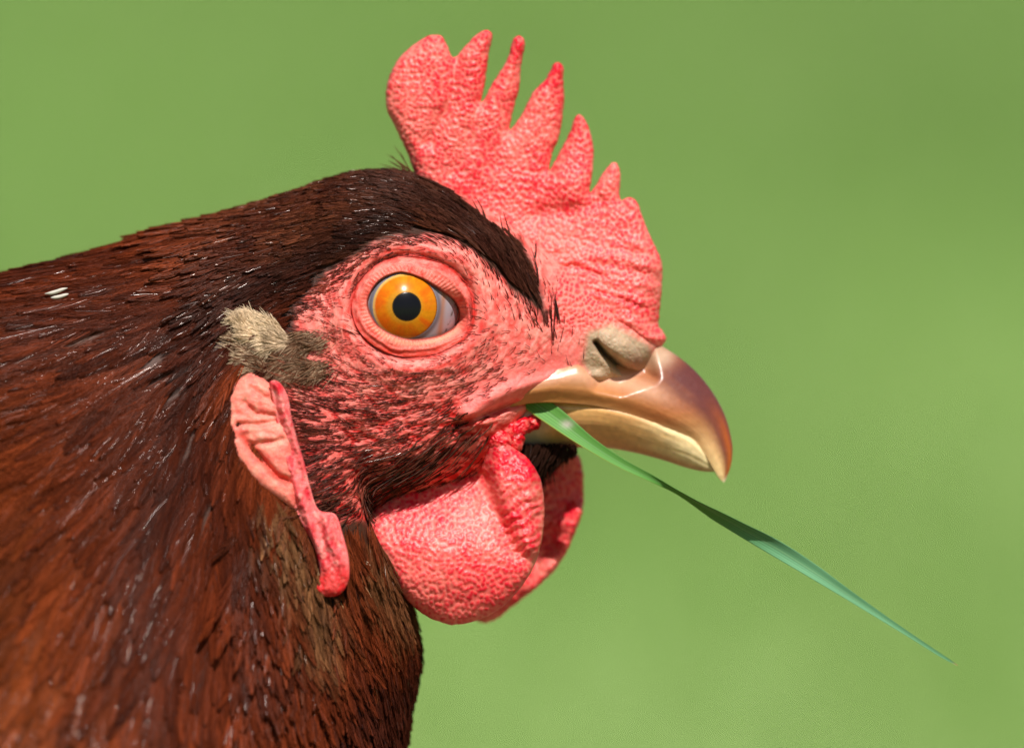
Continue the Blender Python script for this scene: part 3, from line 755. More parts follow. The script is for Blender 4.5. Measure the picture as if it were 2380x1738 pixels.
# lids: a puckered ring between the opening and the outer crease
nphi, nv = 520, 40
ph = np.arange(nphi) / nphi * 2 * np.pi
def polar(outl):
    ang = np.arctan2(outl[:, 1] - 716, outl[:, 0] - 958) % (2 * np.pi); r = np.hypot(outl[:, 0] - 958, outl[:, 1] - 716)
    o = np.argsort(ang); return np.interp(ph, ang[o], r[o], period=2 * np.pi)
ri, ro = polar(OPENING), polar(LID_OUT)
vv = np.linspace(0, 1, nv)[None]
R = ri[:, None] - 1.5 + (ro - ri + 3.5)[:, None] * vv
x = 958 + R * np.cos(ph)[:, None]; y = 716 + R * np.sin(ph)[:, None]
bd = np.array([depth_at(958 + (r + 26) * math.cos(p), 716 + (r + 26) * math.sin(p)) for r, p in zip(ro, ph)])
k = np.exp(-np.linspace(-2, 2, 41) ** 2); k /= k.sum(); bd = np.convolve(np.r_[bd[-20:], bd, bd[:20]], k, 'valid')
e0 = eye_depth(x[:, :1], y[:, :1])
z = (e0 + 1) * (1 - vv) + (bd[:, None] - 6) * vv
upl = sstep(.2, -.6, np.sin(ph))[:, None]
z = z + 9 * sstep(0, .12, vv) * (.4 + .6 * upl) * sstep(1, .6, vv) + (3 + 4 * upl) * np.sin(np.pi * np.clip(vv * 1.05, 0, 1)) ** .7
arcl = np.cumsum(np.r_[0, np.hypot(np.diff(x[:, 20]), np.diff(y[:, 20]))])[:, None]
puck = np.sin(arcl / 9.5 * 2 * np.pi + 5 * fbm(arcl / 25 + 0 * vv, vv * 2, 5)) * (.3 + 1.2 * fbm(arcl / 60 + 0 * vv, 0 * vv + 3, 15)) 
z = z + .75 * puck * np.exp(-((vv - .36) / .22) ** 2) + 3 * (fbm(x / 12, y / 12, 6) - .5)
z = z + 1.6 * np.sin(vv * 17 + 6 * fbm(x / 40, y / 40, 16)) * sstep(.4, .7, vv)
n = fbm(x / 20, y / 20, 9)
lc = mix(np.broadcast_to(np.array([.82, .23, .185]), x.shape + (3,)), (.60, .05, .04), np.clip(.32 * (.5 - .5 * puck) * np.exp(-((vv - .4) / .25) ** 2) + (n - .5) * 1.6 + (fbm(x / 6, y / 6, 19, 2) - .5) * .7, 0, 1))
lc = mix(lc, (.52, .035, .028), sstep(.45, .8, vv) * sstep(.42, .62, fbm(x / 9, y / 9, 29, 3)) * .75)
lowl = sstep(.1, .7, np.sin(ph))[:, None]
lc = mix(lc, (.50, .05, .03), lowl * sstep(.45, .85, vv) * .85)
lc = mix(lc, (.82, .36, .24), lowl * np.exp(-((vv - .28) / .12) ** 2) * .7)
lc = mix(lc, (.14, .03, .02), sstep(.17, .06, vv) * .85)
_, cface = body_paint(np.stack([x, y, 200 + 0 * x], -1))
bl_ = (sstep(.42, .78, vv) * (1 - .65 * lowl))[..., None]
lc = lc * (1 - bl_) + cface * bl_
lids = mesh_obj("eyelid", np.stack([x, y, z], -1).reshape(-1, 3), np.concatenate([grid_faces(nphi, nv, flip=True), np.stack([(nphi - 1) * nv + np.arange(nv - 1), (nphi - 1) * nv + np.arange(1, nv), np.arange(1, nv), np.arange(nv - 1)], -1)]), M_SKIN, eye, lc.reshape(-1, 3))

# the far side of the head: mirrored eye and earlobe
def mirror(o, parent):
    me = o.data.copy()
    n = len(me.vertices); co = np.empty(n * 3, np.float32); me.vertices.foreach_get("co", co); co = co.reshape(-1, 3)
    # back to modelling space (rigid there), flip, forward again
    ca, sa = math.cos(PITCH), math.sin(PITCH)
    yy, zz = co[:, 1].copy(), co[:, 2] - HEAD_Z
    y0 = yy * ca - zz * sa; z0 = yy * sa + zz * ca
    y0 = -y0
    co[:, 1] = y0 * ca + z0 * sa; co[:, 2] = HEAD_Z + z0 * ca - y0 * sa
    me.vertices.foreach_set("co", co.ravel()); me.flip_normals(); me.update()
    c = o.copy(); c.data = me; c.parent = parent; COL.objects.link(c)
    return c
eye2 = mirror(eye, hen)
for o in (iris, pupil, lids): mirror(o, eye2)
mirror(earlobe, hen); mirror(flap, hen)

# ------------------------------------------------------------------ feathers
def field(guides):
    g = np.array(guides, float); gd = g[:, 2:] / np.linalg.norm(g[:, 2:], axis=1)[:, None]
    def f(x, y):
        w = 1.0 / (((x[..., None] - g[:, 0]) ** 2 + (y[..., None] - g[:, 1]) ** 2) + 900.0) ** 1.5
        v = (w[..., None] * gd).sum(-2)
        return v / (np.linalg.norm(v, axis=-1, keepdims=True) + 1e-9)
    return f

FLOW = field([(1262, 715, -.5, -.87), (1220, 640, -.55, -.83), (1180, 580, -.6, -.8), (1080, 480, -.8, -.6), (1100, 540, -.8, -.6), (950, 410, -.96, -.22), (850, 405, -1, .02), (700, 440, -.95, .3), (500, 505, -.95, .28), (300, 560, -.96, .27), (100, 615, -.98, .2),
              (1000, 500, -.93, -.35), (980, 530, -.95, -.28), (850, 545, -1, .06), (850, 480, -1, 0), (700, 560, -.96, .25), (700, 620, -.93, .36), (560, 680, -.85, .5), (560, 600, -.95, .3), (400, 650, -.95, .3), (200, 700, -.97, .22), (0, 700, -.98, .2),
              (500, 780, -.75, .65), (520, 720, -.8, .55), (400, 800, -.85, .52), (300, 850, -.87, .48), (100, 900, -.9, .42), (490, 900, -.5, .86), (480, 1000, -.36, .93), (350, 950, -.72, .69), (300, 1050, -.68, .73), (100, 1050, -.8, .6), (500, 1100, -.22, .97), (400, 1150, -.45, .89),
              (300, 1200, -.6, .8), (100, 1250, -.66, .75), (570, 1200, -.05, 1), (480, 1300, -.22, .97), (400, 1400, -.36, .93), (200, 1500, -.5, .87), (50, 1600, -.55, .83), (650, 1250, .05, 1), (620, 1450, -.1, 1), (750, 1500, .08, 1), (700, 1350, .08, 1), (860, 1300, .3, .95), (850, 1550, .28, .95),
              (930, 1500, .5, .85), (900, 1400, .4, .9), (830, 1690, .16, 1), (500, 1650, -.2, 1), (650, 1700, 0, 1), (930, 1700, .3, 1), (1200, 1080, -.3, .95), (1100, 1130, -.6, .8), (300, 1700, -.4, .9), (-600, 1200, -.9, .5), (-600, 2000, -.5, .85), (400, 2400, 0, 1), (-1500, 1800, -1, .2), (-1500, 3000, -.8, .6), (-3000, 2200, -1, -.1), (-3000, 3500, -.9, .3), (-200, 3200, -.4, .9)])

def surf_sample(n, accept, xr, yr, both=True):
    """random places on the body's skin in a window of the side view"""
    V = LOW.reshape(-1, 3); tri = np.concatenate([F0[:, [0, 1, 2]], F0[:, [0, 2, 3]]])
    A, B, C = V[tri[:, 0]], V[tri[:, 1]], V[tri[:, 2]]
    cen = (A + B + C) / 3
    ok = (cen[:, 0] > xr[0]) & (cen[:, 0] < xr[1]) & (cen[:, 1] > yr[0]) & (cen[:, 1] < yr[1])
    A, B, C = A[ok], B[ok], C[ok]
    ar = np.linalg.norm(np.cross(B - A, C - A), axis=1); pr = ar / ar.sum()
    i = rng.choice(len(A), n, p=pr)
    r1 = np.sqrt(rng.uniform(0, 1, n)); r2 = rng.uniform(0, 1, n)
    P = A[i] * (1 - r1)[:, None] + B[i] * (r1 * (1 - r2))[:, None] + C[i] * (r1 * r2)[:, None]
    return P[accept(P[:, 0], P[:, 1], P[:, 2])]

def rachis(P, L, lift, h0, K=7, flow=FLOW, wob=0.12):
    n = len(P); out = np.zeros((n, K, 3)); nor = np.zeros((n, K, 3)); p = P.copy()
    ang = rng.normal(0, wob, n)
    ca, sa = np.cos(ang), np.sin(ang)
    for k in range(K):
        q = np.empty((n, 3)); m = np.empty((n, 3))
        for i in range(n):
            h = BVH.find_nearest(p[i])
            q[i] = h[0]; m[i] = h[1]
        m *= OUTW
        t = k / (K - 1)
        out[:, k] = q + m * (h0 + lift * L * t ** 1.4)[:, None]; nor[:, k] = m
        f = flow(q[:, 0], q[:, 1])
        f = np.stack([f[:, 0] * ca - f[:, 1] * sa, f[:, 0] * sa + f[:, 1] * ca, 0 * ca], 1)
        f = f - m * (f * m).sum(1)[:, None]
        f /= np.linalg.norm(f, axis=1)[:, None] + 1e-9
        p = q + f * (L / (K - 1))[:, None]
    return out, nor

def vane(rach, nor, Wd, nb, rad, col, tipcol, spread=0.5, pts=4, curl=0.15, shaft=True, edge_dark=0.0):
    n, K, _ = rach.shape
    tb = (np.arange(nb) + .5) / nb * 0.97 + .02
    tb = np.tile(np.repeat(tb, 1), 2); sgn = np.repeat([-1.0, 1.0], nb)
    B = len(tb)
    tb = np.clip(tb[None] + rng.normal(0, .012, (n, B)), 0, .99)
    env = np.sin(np.pi * np.clip(0.08 + 0.92 * tb, 0, 1) ** 0.75) ** 0.55 * (1 - .15 * tb)
    lw = Wd[:, None] * env * rng.uniform(.75, 1.12, (n, B)) * sgn[None]
    uu = np.linspace(0, 1, pts)
    T = tb[..., None] + spread * (1 - .55 * tb[..., None]) * uu * rng.uniform(.75, 1.25, (n, B, 1))
    Tc = np.clip(T, 0, 1.06) * (K - 1)
    i0 = np.clip(Tc.astype(int), 0, K - 2); fr = Tc - i0
    ii = np.arange(n)[:, None, None]
    base = rach[ii, i0] * (1 - fr)[..., None] + rach[ii, i0 + 1] * fr[..., None]
    tan = rach[ii, i0 + 1] - rach[ii, i0]; tan /= np.linalg.norm(tan, axis=-1, keepdims=True) + 1e-9
    nn = nor[ii, i0]
    sd = np.cross(tan, nn)
    lat = lw[..., None] * (uu ** 0.85) * (np.clip(1.07 - T, 0, 1) / 1.07 + .004) ** .42 * 1.18
    h = -curl * np.abs(lat) * uu + rng.normal(0, 1.6, (n, B, 1)) * uu
    lat = lat + rng.normal(0, 1.5, (n, B, pts)) * uu * (Wd[:, None, None] / 18)
    pos = base + sd * lat[..., None] + nn * h[..., None]
    r = rad[:, None, None] * (1 - .62 * uu[None, None]) * rng.uniform(.7, 1.25, (n, B, 1))
    tt = np.clip(Tc / (K - 1), 0, 1)[..., None]
    c = col[:, None, None, :] * (1 - tt ** 2) + tipcol[:, None, None, :] * tt ** 2
    c = c * rng.uniform(.5, 1.5, (n, B, 1, 1)) * (1 - edge_dark * (uu ** 2)[None, None, :, None])
    P = pos.reshape(-1, pts, 3); Rr = np.broadcast_to(r, (n, B, pts)).reshape(-1, pts); Cc = c.reshape(-1, pts, 3)
    if shaft:
        ix = np.linspace(0, K - 1, pts)
        i0 = np.clip(ix.astype(int), 0, K - 2); fr = (ix - i0)[None, :, None]
        sp = rach[:, i0] * (1 - fr) + rach[:, i0 + 1] * fr + nor[:, i0] * 1.0
        P = np.concatenate([P, sp]); Rr = np.concatenate([Rr, rad[:, None] * np.linspace(1.4, .4, pts)[None] + 0 * sp[..., 0]])
        Cc = np.concatenate([Cc, np.repeat((col * .7)[:, None], pts, 1)])
    return P, Rr, Cc

def feather_colour(x, y, n):
    chest = np.array([0.130, 0.023, 0.007]); dark = np.array([0.048, 0.010, 0.005]); black = np.array([0.014, 0.006, 0.005]); rust = np.array([0.27, 0.062, 0.012]); crown = np.array([0.095, 0.026, 0.011]); tan = np.array([0.22, 0.10, 0.04])
    c = np.broadcast_to(chest, x.shape + (3,))
    c = mix(c, crown, sstep(420, 760, x) * sstep(760, 600, y))
    tt, rr = np.arctan2(y - 250, x - 950), np.hypot(x - 950, y - 250)
    c = mix(c, dark, .75 * sstep(.45, .70, fbm(tt * 16 + 30, rr / 170, 201, 3)))  # shadow between feather clumps, painted as dark streaks along the flow
    c = mix(c, black, .8 * np.exp(-(ldist(x, y, [(560, 690), (680, 640), (800, 580), (930, 520)])[0] / 42) ** 2))
    c = mix(c, dark, .85 * np.exp(-(ldist(x, y, [(500, 760), (470, 880), (470, 1000), (520, 1120), (590, 1230)])[0] / 60) ** 2))
    c = mix(c, (0.045, .018, .013), .8 * np.exp(-(ldist(x, y, [(940, 440), (1080, 500), (1200, 620), (1260, 720)])[0] / 55) ** 2))
    c = mix(c, rust, .55 * sstep(480, 100, x) * sstep(700, 1500, y + .2 * (500 - x)) * (.35 + .9 * fbm(x / 110, y / 150, 202)))
    c = mix(c, tan, .8 * np.exp(-(ldist(x, y, [(640, 1180), (690, 1260), (720, 1330), (740, 1420)])[0] / 42) ** 2))
    c = mix(c, (0.16, .07, .028), .7 * np.exp(-(ldist(x, y, [(850, 1280), (900, 1360), (930, 1410)])[0] / 40) ** 2))
    c = mix(c, black, .7 * sstep(640, 900, x) * sstep(1420, 1560, y))
    c = mix(c, (.040, .011, .007), .6 * sstep(.5, .72, fbm(tt * 30 + 50, rr / 90, 203)))  # finer streaks of the same painted clump shadow
    return c * (.72 + .56 * n)[..., None]

def feathered(x, y, d, margin=6):
    wob = 16 * (fbm(x / 22, y / 22, 5) - .5) * 2
    return (sdist(x, y, FACE) + wob < -margin) & ((sdist(x, y, EARZONE) < 40) | ((y > 1060) & (x < 690))) & ((sdist(x, y, EARZONE) < 4) | (y < 1190) | (x < 690)) & (sdist(x, y, [(560, 735), (650, 730), (700, 780), (690, 830), (620, 840), (570, 820)]) < 0)

allP = []
def lay(n, xr, yr, size, nb, radf, lift, h0, wob=.12, acc=None, curl=.15):
    P = surf_sample(n, (lambda x, y, d: feathered(x, y, d)) if acc is None else acc, xr, yr)
    L, Wd = size(P[:, 0], P[:, 1]); k = rng.uniform(.75, 1.2, len(P)); L = L * k; Wd = Wd * k * rng.uniform(.85, 1.15, len(P))
    r, nm = rachis(P, L, lift, h0 + 3 + rng.uniform(0, 5, len(P)), wob=wob)
    c = feather_colour(P[:, 0], P[:, 1], rng.uniform(0, 1, len(P)))
    tip = c * rng.uniform(.8, 1.25, len(P))[:, None]
    p, rr, cc = vane(r, nm, Wd, nb, radf * Wd / nb ** .5 * 1.0, c, tip, curl=curl, edge_dark=.3)
    allP.append((p, rr, cc))
    return len(P)

def fsize(x, y):
    """feather length and half width by place: tiny at the brow, long on the neck"""
    t = sstep(900, 300, x) ; dn = sstep(500, 1500, y)
    L = 62 + 22 * sstep(1200, 900, x) + 125 * t + 150 * np.maximum(dn * sstep(1000, 700, x), t * dn)
    Wd = 7.5 + 2.5 * sstep(1200, 900, x) + 12 * t + 17 * dn * sstep(1000, 700, x)
    near = np.exp(-(ldist(x, y, [(690, 740), (520, 760), (500, 900), (520, 1080), (620, 1190), (740, 1390)])[0] / 70) ** 2)
    brow = np.exp(-(ldist(x, y, [(690, 710), (790, 620), (900, 550), (1000, 530)])[0] / 40) ** 2)
    s = 1 - .45 * np.maximum(near, brow)
    return L * s, Wd * s

n1 = lay(6800, (420, 1300), (370, 830), fsize, 13, .36, .085, 1, wob=.10, acc=lambda x, y, d: feathered(x, y, d) & (rng.uniform(0, 1, len(x)) < sstep(440, 760, x)))
n2 = lay(8000, (-350, 1020), (405, 1950), fsize, 46, .165, .038, 2, wob=.09)
n3 = lay(2600, (560, 1060), (1150, 1760), lambda x, y: (fsize(x, y)[0] * .6, fsize(x, y)[1] * .6), 20, .26, .17, 2, wob=.22)
acc_body = lambda x, y, d: (x < -250) | (y > 1850)
n4 = lay(2600, (-4400, 900), (600, 4800), lambda x, y: (520 + 0 * x, 110 + 0 * x), 34, .42, .06, 4, acc=acc_body)
print("feathers", n1, n2, n3, n4)
kmax = 4
fp = np.concatenate([a[0] for a in allP]); fr_ = np.concatenate([a[1] for a in allP]); fc = np.concatenate([a[2] for a in allP])
feathers = strands_obj("feathers", fp, fr_, fc, M_FEATHER, hen)
feathers["kind"] = "stuff"

# ------------------------------------------------------------------ face bristles and cheek hair
FFLOW = field([(1260, 700, -.2, -.98), (1300, 700, -.05, -1), (1330, 740, 0, -1), (1350, 800, .1, -1), (1280, 800, -.3, -.95), (1230, 760, -.4, -.9), (1180, 700, -.45, -.9), (1140, 640, -.45, -.9), (1100, 600, -.6, -.8), (1040, 570, -.8, -.6), (950, 560, -1, -.1), (870, 590, -.95, .3), (810, 640, -.85, .5),
               (770, 700, -.95, .1), (760, 770, -.85, -.4), (820, 830, -.8, -.5), (900, 870, -.95, -.3), (980, 870, -1, 0), (1060, 850, -.97, .25), (1120, 800, -.95, .3), (1180, 800, -.95, .2), (1200, 850, -.95, .3), (1120, 880, -.94, .35), (1000, 930, -.97, .22), (900, 930, -1, 0), (800, 900, -.95, -.3), (720, 870, -.9, -.4),
               (720, 960, -1, -.15), (820, 1000, -1, 0), (950, 1000, -.95, .3), (1050, 980, -.88, .47), (1080, 1030, -.75, .65), (980, 1080, -.85, .5), (880, 1080, -.97, .2), (780, 1100, -.9, .4), (880, 1150, -.93, .36), (1000, 1110, -.8, .6), (1150, 1000, -.7, .7)])

def bristles(n, dens, Lf, rad, col, lift, seed, pts=5, xr=(640, 1400), yr=(520, 1220), wob=.3, droop=0):
    g = math.sqrt((xr[1] - xr[0]) * (yr[1] - yr[0]) / n)
    x, y = np.meshgrid(np.arange(xr[0], xr[1], g), np.arange(yr[0], yr[1], g)); x = x.ravel(); y = y.ravel(); n = len(x)
    x = x + rng.uniform(-.45, .45, n) * g; y = y + rng.uniform(-.45, .45, n) * g
    k = rng.uniform(0, 1, n) < dens(x, y); x, y = x[k], y[k]
    n = len(x); P = np.stack([x, y, [depth_at(a, b) for a, b in zip(x, y)]], 1)
    L = Lf(x, y) * rng.uniform(.55, 1.25, n)
    r, nm = rachis(P, L, lift, np.full(n, 2.6), K=pts, flow=FFLOW, wob=wob)
    r[:, 0] -= nm[:, 0] * 4
    R = rad(x, y)[:, None] * np.array([.9, 1, .85, .6, .2])[None]
    c = np.repeat((col(x, y) * rng.uniform(.5, 1.6, n)[:, None])[:, None], pts, 1)
    return r, R, c

INFACE = lambda x, y: (sdist(x, y, FACE) > 0) & (sdist(x, y, LID_OUT[::3]) < -2) & (y < 1205)
def d1(x, y):
    q = 0.42 * sstep(1400, 1230, x) * INFACE(x, y) * (sdist(x, y, [(1100, 940), (1230, 885), (1400, 850), (1400, 1000), (1100, 1000)]) < 0)
    return q * (0.25 + .75 * sstep(1270, 1120, x + .3 * (y - 800)))
blk = lambda x, y: np.broadcast_to(np.array([.045, .016, .012]), x.shape + (3,))
sets = [bristles(3600, lambda x, y: np.clip(d1(x, y) * 1.6, 0, 1), lambda x, y: 27 + 12 * sstep(800, 950, y) + 0 * x, lambda x, y: .75 + .15 * sstep(850, 1000, y), blk, .12, 1, wob=.2)]
# longer, denser cheek hair growing towards the ear and the throat
d2 = lambda x, y: INFACE(x, y) * np.clip(sstep(850, 1010, y) * sstep(1130, 1010, x + .25 * (y - 900)) * .5 + .55 * sstep(860, 740, x) * sstep(760, 850, y) + .4 * sstep(1050, 1140, y), 0, 1)
dkb = lambda x, y: mix(np.broadcast_to(np.array([.040, .014, .010]), x.shape + (3,)), (.18, .035, .02), sstep(.35, .65, fbm(x / 40, y / 40, 301)))
sets.append(bristles(3200, d2, lambda x, y: 78 + 30 * sstep(1000, 1120, y), lambda x, y: 1.15 + 0 * x, dkb, .07, 2, wob=.12))
# lower fringe of the cheek, glossy and standing over the wattle
d3 = lambda x, y: np.exp(-(ldist(x, y, [(770, 1170), (860, 1150), (950, 1095), (1040, 1040), (1100, 995)])[0] / 30) ** 2)
sets.append(bristles(2300, d3, lambda x, y: 92 + 0 * x, lambda x, y: 1.7 + 0 * x, lambda x, y: np.broadcast_to(np.array([.06, .020, .012]), x.shape + (3,)), .22, 3, wob=.18))
# brow: dark hair thinning out on the skin below the feathers
d4 = lambda x, y: np.exp(-(ldist(x, y, [(690, 740), (770, 660), (860, 585), (960, 555), (1060, 560), (1140, 600), (1215, 690), (1262, 745)])[0] / 20) ** 2) * INFACE(x, y)
sets.append(bristles(7000, d4, lambda x, y: 36 + 0 * x, lambda x, y: 1.1 + 0 * x, dkb, .10, 4, wob=.2))
# streaks running on from the point of the crown feathers
d5 = lambda x, y: np.exp(-(ldist(x, y, [(1225, 690), (1285, 800)])[0] / 28) ** 2)
sets.append(bristles(500, d5, lambda x, y: 50 + 0 * x, lambda x, y: 1.1 + 0 * x, blk, .12, 5, wob=.15))
br = strands_obj("bristles", *[np.concatenate([s[i] for s in sets]) for i in range(3)], M_BRISTLE, hen)
br["kind"] = "stuff"

# chin feathers under the jaw, coloured near black for the shade there
def chin():
    n = 1300
    x = rng.uniform(1180, 1338, n); y = 1030 + rng.uniform(0, 16, n); d = rng.uniform(-80, 70, n)
    P = np.stack([x, y, d], 1)
    L = rng.uniform(.5, 1.1, n) * (24 + 85 * sstep(1335, 1250, x))
    dr = np.stack([rng.normal(-.25, .22, n) + .5 * sstep(1290, 1330, x), np.abs(rng.normal(.9, .2, n)), rng.normal(0, .15, n)], 1); dr /= np.linalg.norm(dr, axis=1)[:, None]
    t = np.linspace(0, 1, 5)
    r = P[:, None] + dr[:, None] * (L[:, None] * t[None])[..., None]
    r[:, :, 0] -= (t ** 2)[None] * 10
    return r, np.array([1.6, 1.8, 1.5, 1., .3])[None] + 0 * L[:, None], np.broadcast_to(np.array([.02, .008, .005]), (n, 5, 3))
ch_ = chin()
cf = strands_obj("chin_feathers", *ch_, M_BRISTLE, hen); cf["kind"] = "stuff"

# pale tuft over the ear opening
def tuft():
    n = 7500
    a0 = rng.uniform(0, 2 * np.pi, n); q = np.sqrt(rng.uniform(0, 1, n))
    x1 = 622 + 58 * q * np.cos(a0) + 10 * q * np.sin(a0); y1 = 770 + 20 * q * np.cos(a0) + 28 * q * np.sin(a0)
    n2 = 3300
    t2 = rng.uniform(0, 1, n2) ** 1.4; w2 = rng.normal(0, 1, n2).clip(-1.8, 1.8)
    x2 = 575 + t2 * 180 + 6 * w2 + rng.normal(0, 16, n2); y2 = 818 + 34 * np.sin(t2 * 1.9) * .6 + 22 * w2 - 30 * t2 * (w2 < 0)
    x = np.r_[x1, x2]; y = np.r_[y1, y2]; pale = np.r_[np.ones(n), np.zeros(n2)]; N = n + n2
    P = np.stack([x, y, [depth_at(a, b) for a, b in zip(x, y)]], 1)
    cl = fbm(x / 20, y / 20, 401, 2); cl2 = fbm(x / 20 + 50, y / 20, 402, 2)
    ang = np.arctan2(y - 800, x - 720)                       # fan out from behind the eye
    ang = np.where(pale > .5, ang, math.pi - .22 + .25 * (x < 640)) + 1.9 * (cl - .5) + rng.normal(0, .2, N)
    L = np.where(pale > .5, 42, 38) * rng.uniform(.55, 1.25, N)
    K = 5; s_ = np.linspace(0, 1, K)
    up = .62 * (.30 + .55 * (cl2 - .3)).clip(.1, .7) * np.where(pale > .5, 1, .6) * rng.uniform(.6, 1.3, N)
    r = np.empty((N, K, 3))
    for k in range(K):
        b = ang + .5 * (cl2 - .5) * s_[k] * 2
        r[:, k, 0] = P[:, 0] + np.cos(b) * L * s_[k]
        r[:, k, 1] = P[:, 1] + np.sin(b) * L * s_[k] + 6 * s_[k] ** 2
        r[:, k, 2] = P[:, 2] + 4 + up * L * np.sin(s_[k] * 2.0)
    cream = np.array([.90, .69, .46]); dirt = np.array([.55, .35, .20]); brn = np.array([.11, .036, .016])
    c = mix(np.broadcast_to(cream, (N, 3)), dirt, sstep(.5, .8, cl2) * .4)
    m = np.where(pale > .5, sstep(640, 700, x + .4 * (y - 770)) * .6, .97 - .35 * rng.uniform(0, 1, N) ** 3 - .45 * sstep(620, 570, x) * (rng.uniform(0, 1, N) < .6))
    c = mix(c, brn, m) * rng.uniform(.8, 1.1, N)[:, None]
    C = np.repeat(c[:, None], K, 1)
    C[:, 3:] = C[:, 3:] * .8 + np.array([.5, .33, .18]) * .25 * rng.uniform(0, 1, N)[:, None, None] ** 5
    return r, np.array([.7, .75, .65, .5, .25])[None] + 0 * L[:, None], C
tf = strands_obj("ear_tuft", *tuft(), M_TUFT, hen); tf["kind"] = "stuff"

# a few stiff pale and brown hairs by the ear flap, at the comb's back and on the brow
def loose():
    rows = [((815, 1290), (850, 1302), 300, 2.4, (.75, .62, .45)), ((700, 1350), (765, 1315), 315, 1.4, (.5, .35, .2)), ((812, 1320), (860, 1385), 300, 1.4, (.3, .16, .08)), ((790, 1380), (838, 1430), 295, 2, (.3, .17, .08)), ((760, 1385), (712, 1420), 300, 1.5, (.35, .2, .1)),
            ((958, 400), (905, 358), 20, 1.6, (.12, .04, .02)), ((955, 405), (915, 352), 12, 1.4, (.12, .04, .02)), ((948, 402), (908, 368), 30, 1.4, (.10, .03, .02)), ((942, 400), (890, 385), 30, 1.4, (.10, .03, .02)),
            ((1285, 790), (1288, 650), 150, 1.1, (.03, .012, .01)), ((1298, 745), (1290, 680), 140, 1.6, (.03, .012, .01)), ((1243, 600), (1242, 565), 150, 2, (.04, .015, .01)), ((1250, 660), (1228, 575), 150, 1.9, (.04, .015, .01)), ((1195, 590), (1168, 505), 150, 2.4, (.04, .015, .01)), ((1130, 520), (1100, 455), 130, 2.2, (.05, .02, .012))]
    P, R, C = [], [], []
    for a, b, d, r, c in rows:
        for j in range(2 if a[1] < 820 else 5):
            q = rng.normal(0, 4, 2); s = np.linspace(0, 1, 5)[:, None]
            xy = np.array(a) * (1 - s) + (np.array(b) + q * 1.5) * s + q * .5
            xy[:, 0] += np.sin(s[:, 0] * np.pi) * rng.normal(0, 4)
            dd = np.array([max(depth_at(p[0], p[1]), d - 60) + 6 + 10 * k / 4 for k, p in enumerate(xy)])
            P.append(np.c_[xy, dd]); R.append(np.array([1, 1, .8, .6, .2]) * r); C.append(np.tile(c, (5, 1)))
    return np.array(P), np.array(R), np.array(C)
lo_ = strands_obj("stray_hairs", *loose(), M_BRISTLE, hen); lo_["kind"] = "stuff"

# ------------------------------------------------------------------ legs (below the picture)
lm, lnt, lb = new_mat("leg_scale"); lb.inputs["Base Color"].default_value = (.55, .36, .08, 1); lb.inputs["Roughness"].default_value = .5
bump(lnt, lb, noise(lnt, 600, 3), .0005, .6)
def tube(path, rad, seg=14):
    p = np.array(path, float); n = len(p); t = np.gradient(p, axis=0); t /= np.linalg.norm(t, axis=1)[:, None]
    ref = np.array([0, 0, 1.0]) if abs(t[0, 2]) < .9 else np.array([1.0, 0, 0])
    a = np.cross(t, ref); a /= np.linalg.norm(a, axis=1)[:, None]; b = np.cross(t, a)
    th = np.arange(seg) / seg * 2 * np.pi
    V = p[:, None] + (a[:, None] * np.cos(th)[None, :, None] + b[:, None] * np.sin(th)[None, :, None]) * np.array(rad)[:, None, None]
    return V.reshape(-1, 3), grid_faces(n, seg, wrap=True)
for sd_ in (1, -1):
    vs, fs, off = [], [], 0
    z0 = 430 * sd_
    parts_ = [([(-1500, 4300, z0), (-1350, 4900, z0), (-1450, 5500, z0), (-1420, 6100, z0), (-1400, 6700, z0)], [260, 150, 95, 80, 95])]
    for ax, az in ((1, 0), (.8, .55), (.8, -.55), (-.6, -.1)):
        L = 900 if ax > 0 else 380
        parts_.append(([(-1400, 6690, z0), (-1400 + ax * L * .35, 6760, z0 + az * L * .35), (-1400 + ax * L * .75, 6790, z0 + az * L * .75), (-1400 + ax * L, 6820, z0 + az * L)], [75, 62, 50, 14]))
    for pth, rd in parts_:
        q = open_spline([a_ + (r_,) for a_, r_ in zip(pth, rd)], 18)
        v, f = tube(q[:, :3], q[:, 3]); vs.append(v); fs.append(f + off); off += len(v)
    mesh_obj("leg", np.concatenate(vs), np.concatenate(fs), lm, hen)

# small white speck caught in the neck feathers
qv, qf, off = [], [], 0
for (xa, ya, xb, yb) in ((112, 684, 164, 671), (122, 694, 170, 684)):
    dd = depth_at(143, 683) + 34
    q = open_spline([(xa, ya, dd - 8, 1), (xa + 12, ya - 1, dd - 2, 4), ((xa + xb) / 2, (ya + yb) / 2 + 2, dd - 1, 4.5), (xb - 8, yb + 2, dd - 2, 3), (xb, yb, dd - 8, .6)], 16)
    v, f = None, None
    qv.append(q)
wm, wnt, wb = new_mat("white_quill"); wb.inputs["Base Color"].default_value = (.48, .44, .37, 1); wb.inputs["Roughness"].default_value = .7
vs, fs, off = [], [], 0
for q in qv:
    v, f = tube(q[:, :3], q[:, 3], 10); vs.append(v); fs.append(f + off); off += len(v)
mesh_obj("pin_feather", np.concatenate(vs), np.concatenate(fs), wm, hen)

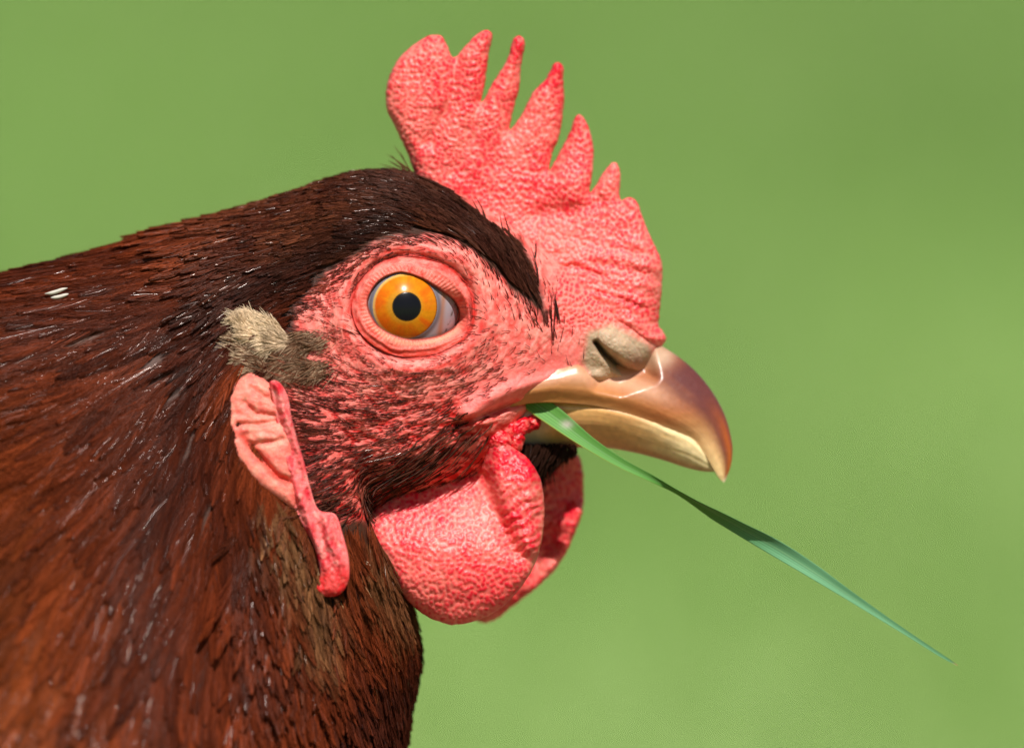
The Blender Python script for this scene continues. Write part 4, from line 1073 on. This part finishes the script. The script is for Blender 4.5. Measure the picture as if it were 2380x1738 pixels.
# ------------------------------------------------------------------ the grass blade held in the beak
def blade():
    #      x     y    depth  half width  roll (radians; 0 faces the viewer)
    rows = [(1165, 884, 60, 18, .1), (1222, 922, 76, 23, .12), (1290, 970, 98, 23, .15), (1370, 1030, 118, 15.5, .15), (1440, 1074, 122, 11.5, .1), (1520, 1114, 126, 8, -.3), (1565, 1137, 126, 5, -1.0), (1640, 1180, 124, 11, -1.2),
            (1720, 1226, 122, 15.5, -.8), (1800, 1271, 120, 19, -.25), (1880, 1321, 118, 17, .1), (1960, 1374, 116, 12, .05), (2040, 1427, 114, 8, .1), (2120, 1479, 112, 5, .1), (2190, 1524, 110, 3.4, .1), (2222, 1543, 110, 1.5, .1)]
    n = 170; q = open_spline(rows, n)
    tan = np.gradient(q[:, :2], axis=0); tan /= np.linalg.norm(tan, axis=1)[:, None]
    nrm = np.stack([-tan[:, 1], tan[:, 0]], 1)         # down-left across the blade
    m = 15; v = np.linspace(-1, 1, m)[None]
    ro = q[:, 4:5]; twist = ro * 1.0
    hw = q[:, 3:4] / np.maximum(np.cos(np.clip(twist, -1.2, 1.2)), .4)
    ca, sa = np.cos(twist), np.sin(twist)
    trough = .28 * hw * (np.abs(v) ** 1.5)
    rib = .7 * np.cos(v * np.pi * 6)
    def pos(off):
        lat = v * hw; dep = trough + rib + off
        a = lat * ca - dep * sa * .4; b = lat * sa + dep * ca
        return np.stack([q[:, 0:1] + nrm[:, 0:1] * a, q[:, 1:2] + nrm[:, 1:2] * a, q[:, 2:3] + b], -1)
    top, bot = pos(0.0), pos(-2.2)[:, ::-1]
    V = np.concatenate([top, bot], 1)
    x, y = V[..., 0], V[..., 1]
    u = np.linspace(0, 1, n)[:, None] + 0 * x; vv = np.concatenate([v, v[:, ::-1]], 1) + 0 * x
    stripe = .6 * fbm(vv * 9 + 20, u * 3, 501, 2) + .4 * (.5 + .5 * np.cos(vv * np.pi * 7))
    c = mix(np.broadcast_to(np.array([.11, .30, .055]), x.shape + (3,)), (.13, .33, .16), sstep(.4, .62, u))
    c = c * (.66 + .7 * stripe)[..., None]
    c = mix(c, (.26, .44, .20), .35 * np.exp(-(vv / .07) ** 2))
    c = mix(c, (.42, .36, .05), sstep(.86, .98, vv) * sstep(.5, .2, u) * .8)
    c = mix(c, (.55, .48, .42), np.exp(-(((x - 1318) / 13) ** 2 + ((y - 985) / 9) ** 2)) * .85)
    c = mix(c, (.5, .42, .15), sstep(.985, 1.0, u))
    mt, nt, b = new_mat("grass_leaf")
    nt.links.new(attr(nt), b.inputs["Base Color"]); b.inputs["Roughness"].default_value = .6; b.inputs["Specular IOR Level"].default_value = .25
    tr = nt.nodes.new("ShaderNodeBsdfTranslucent"); nt.links.new(attr(nt), tr.inputs["Color"])
    mx = nt.nodes.new("ShaderNodeMixShader"); mx.inputs[0].default_value = .25
    nt.links.new(b.outputs[0], mx.inputs[1]); nt.links.new(tr.outputs[0], mx.inputs[2]); nt.links.new(mx.outputs[0], nt.nodes["Material Output"].inputs["Surface"])
    o = mesh_obj("grass_blade", V.reshape(-1, 3), grid_faces(n, 2 * m, wrap=True), mt, None, c.reshape(-1, 3))
    o["label"] = "long twisted green grass blade held in the hen's beak"; o["category"] = "grass blade"
blade()
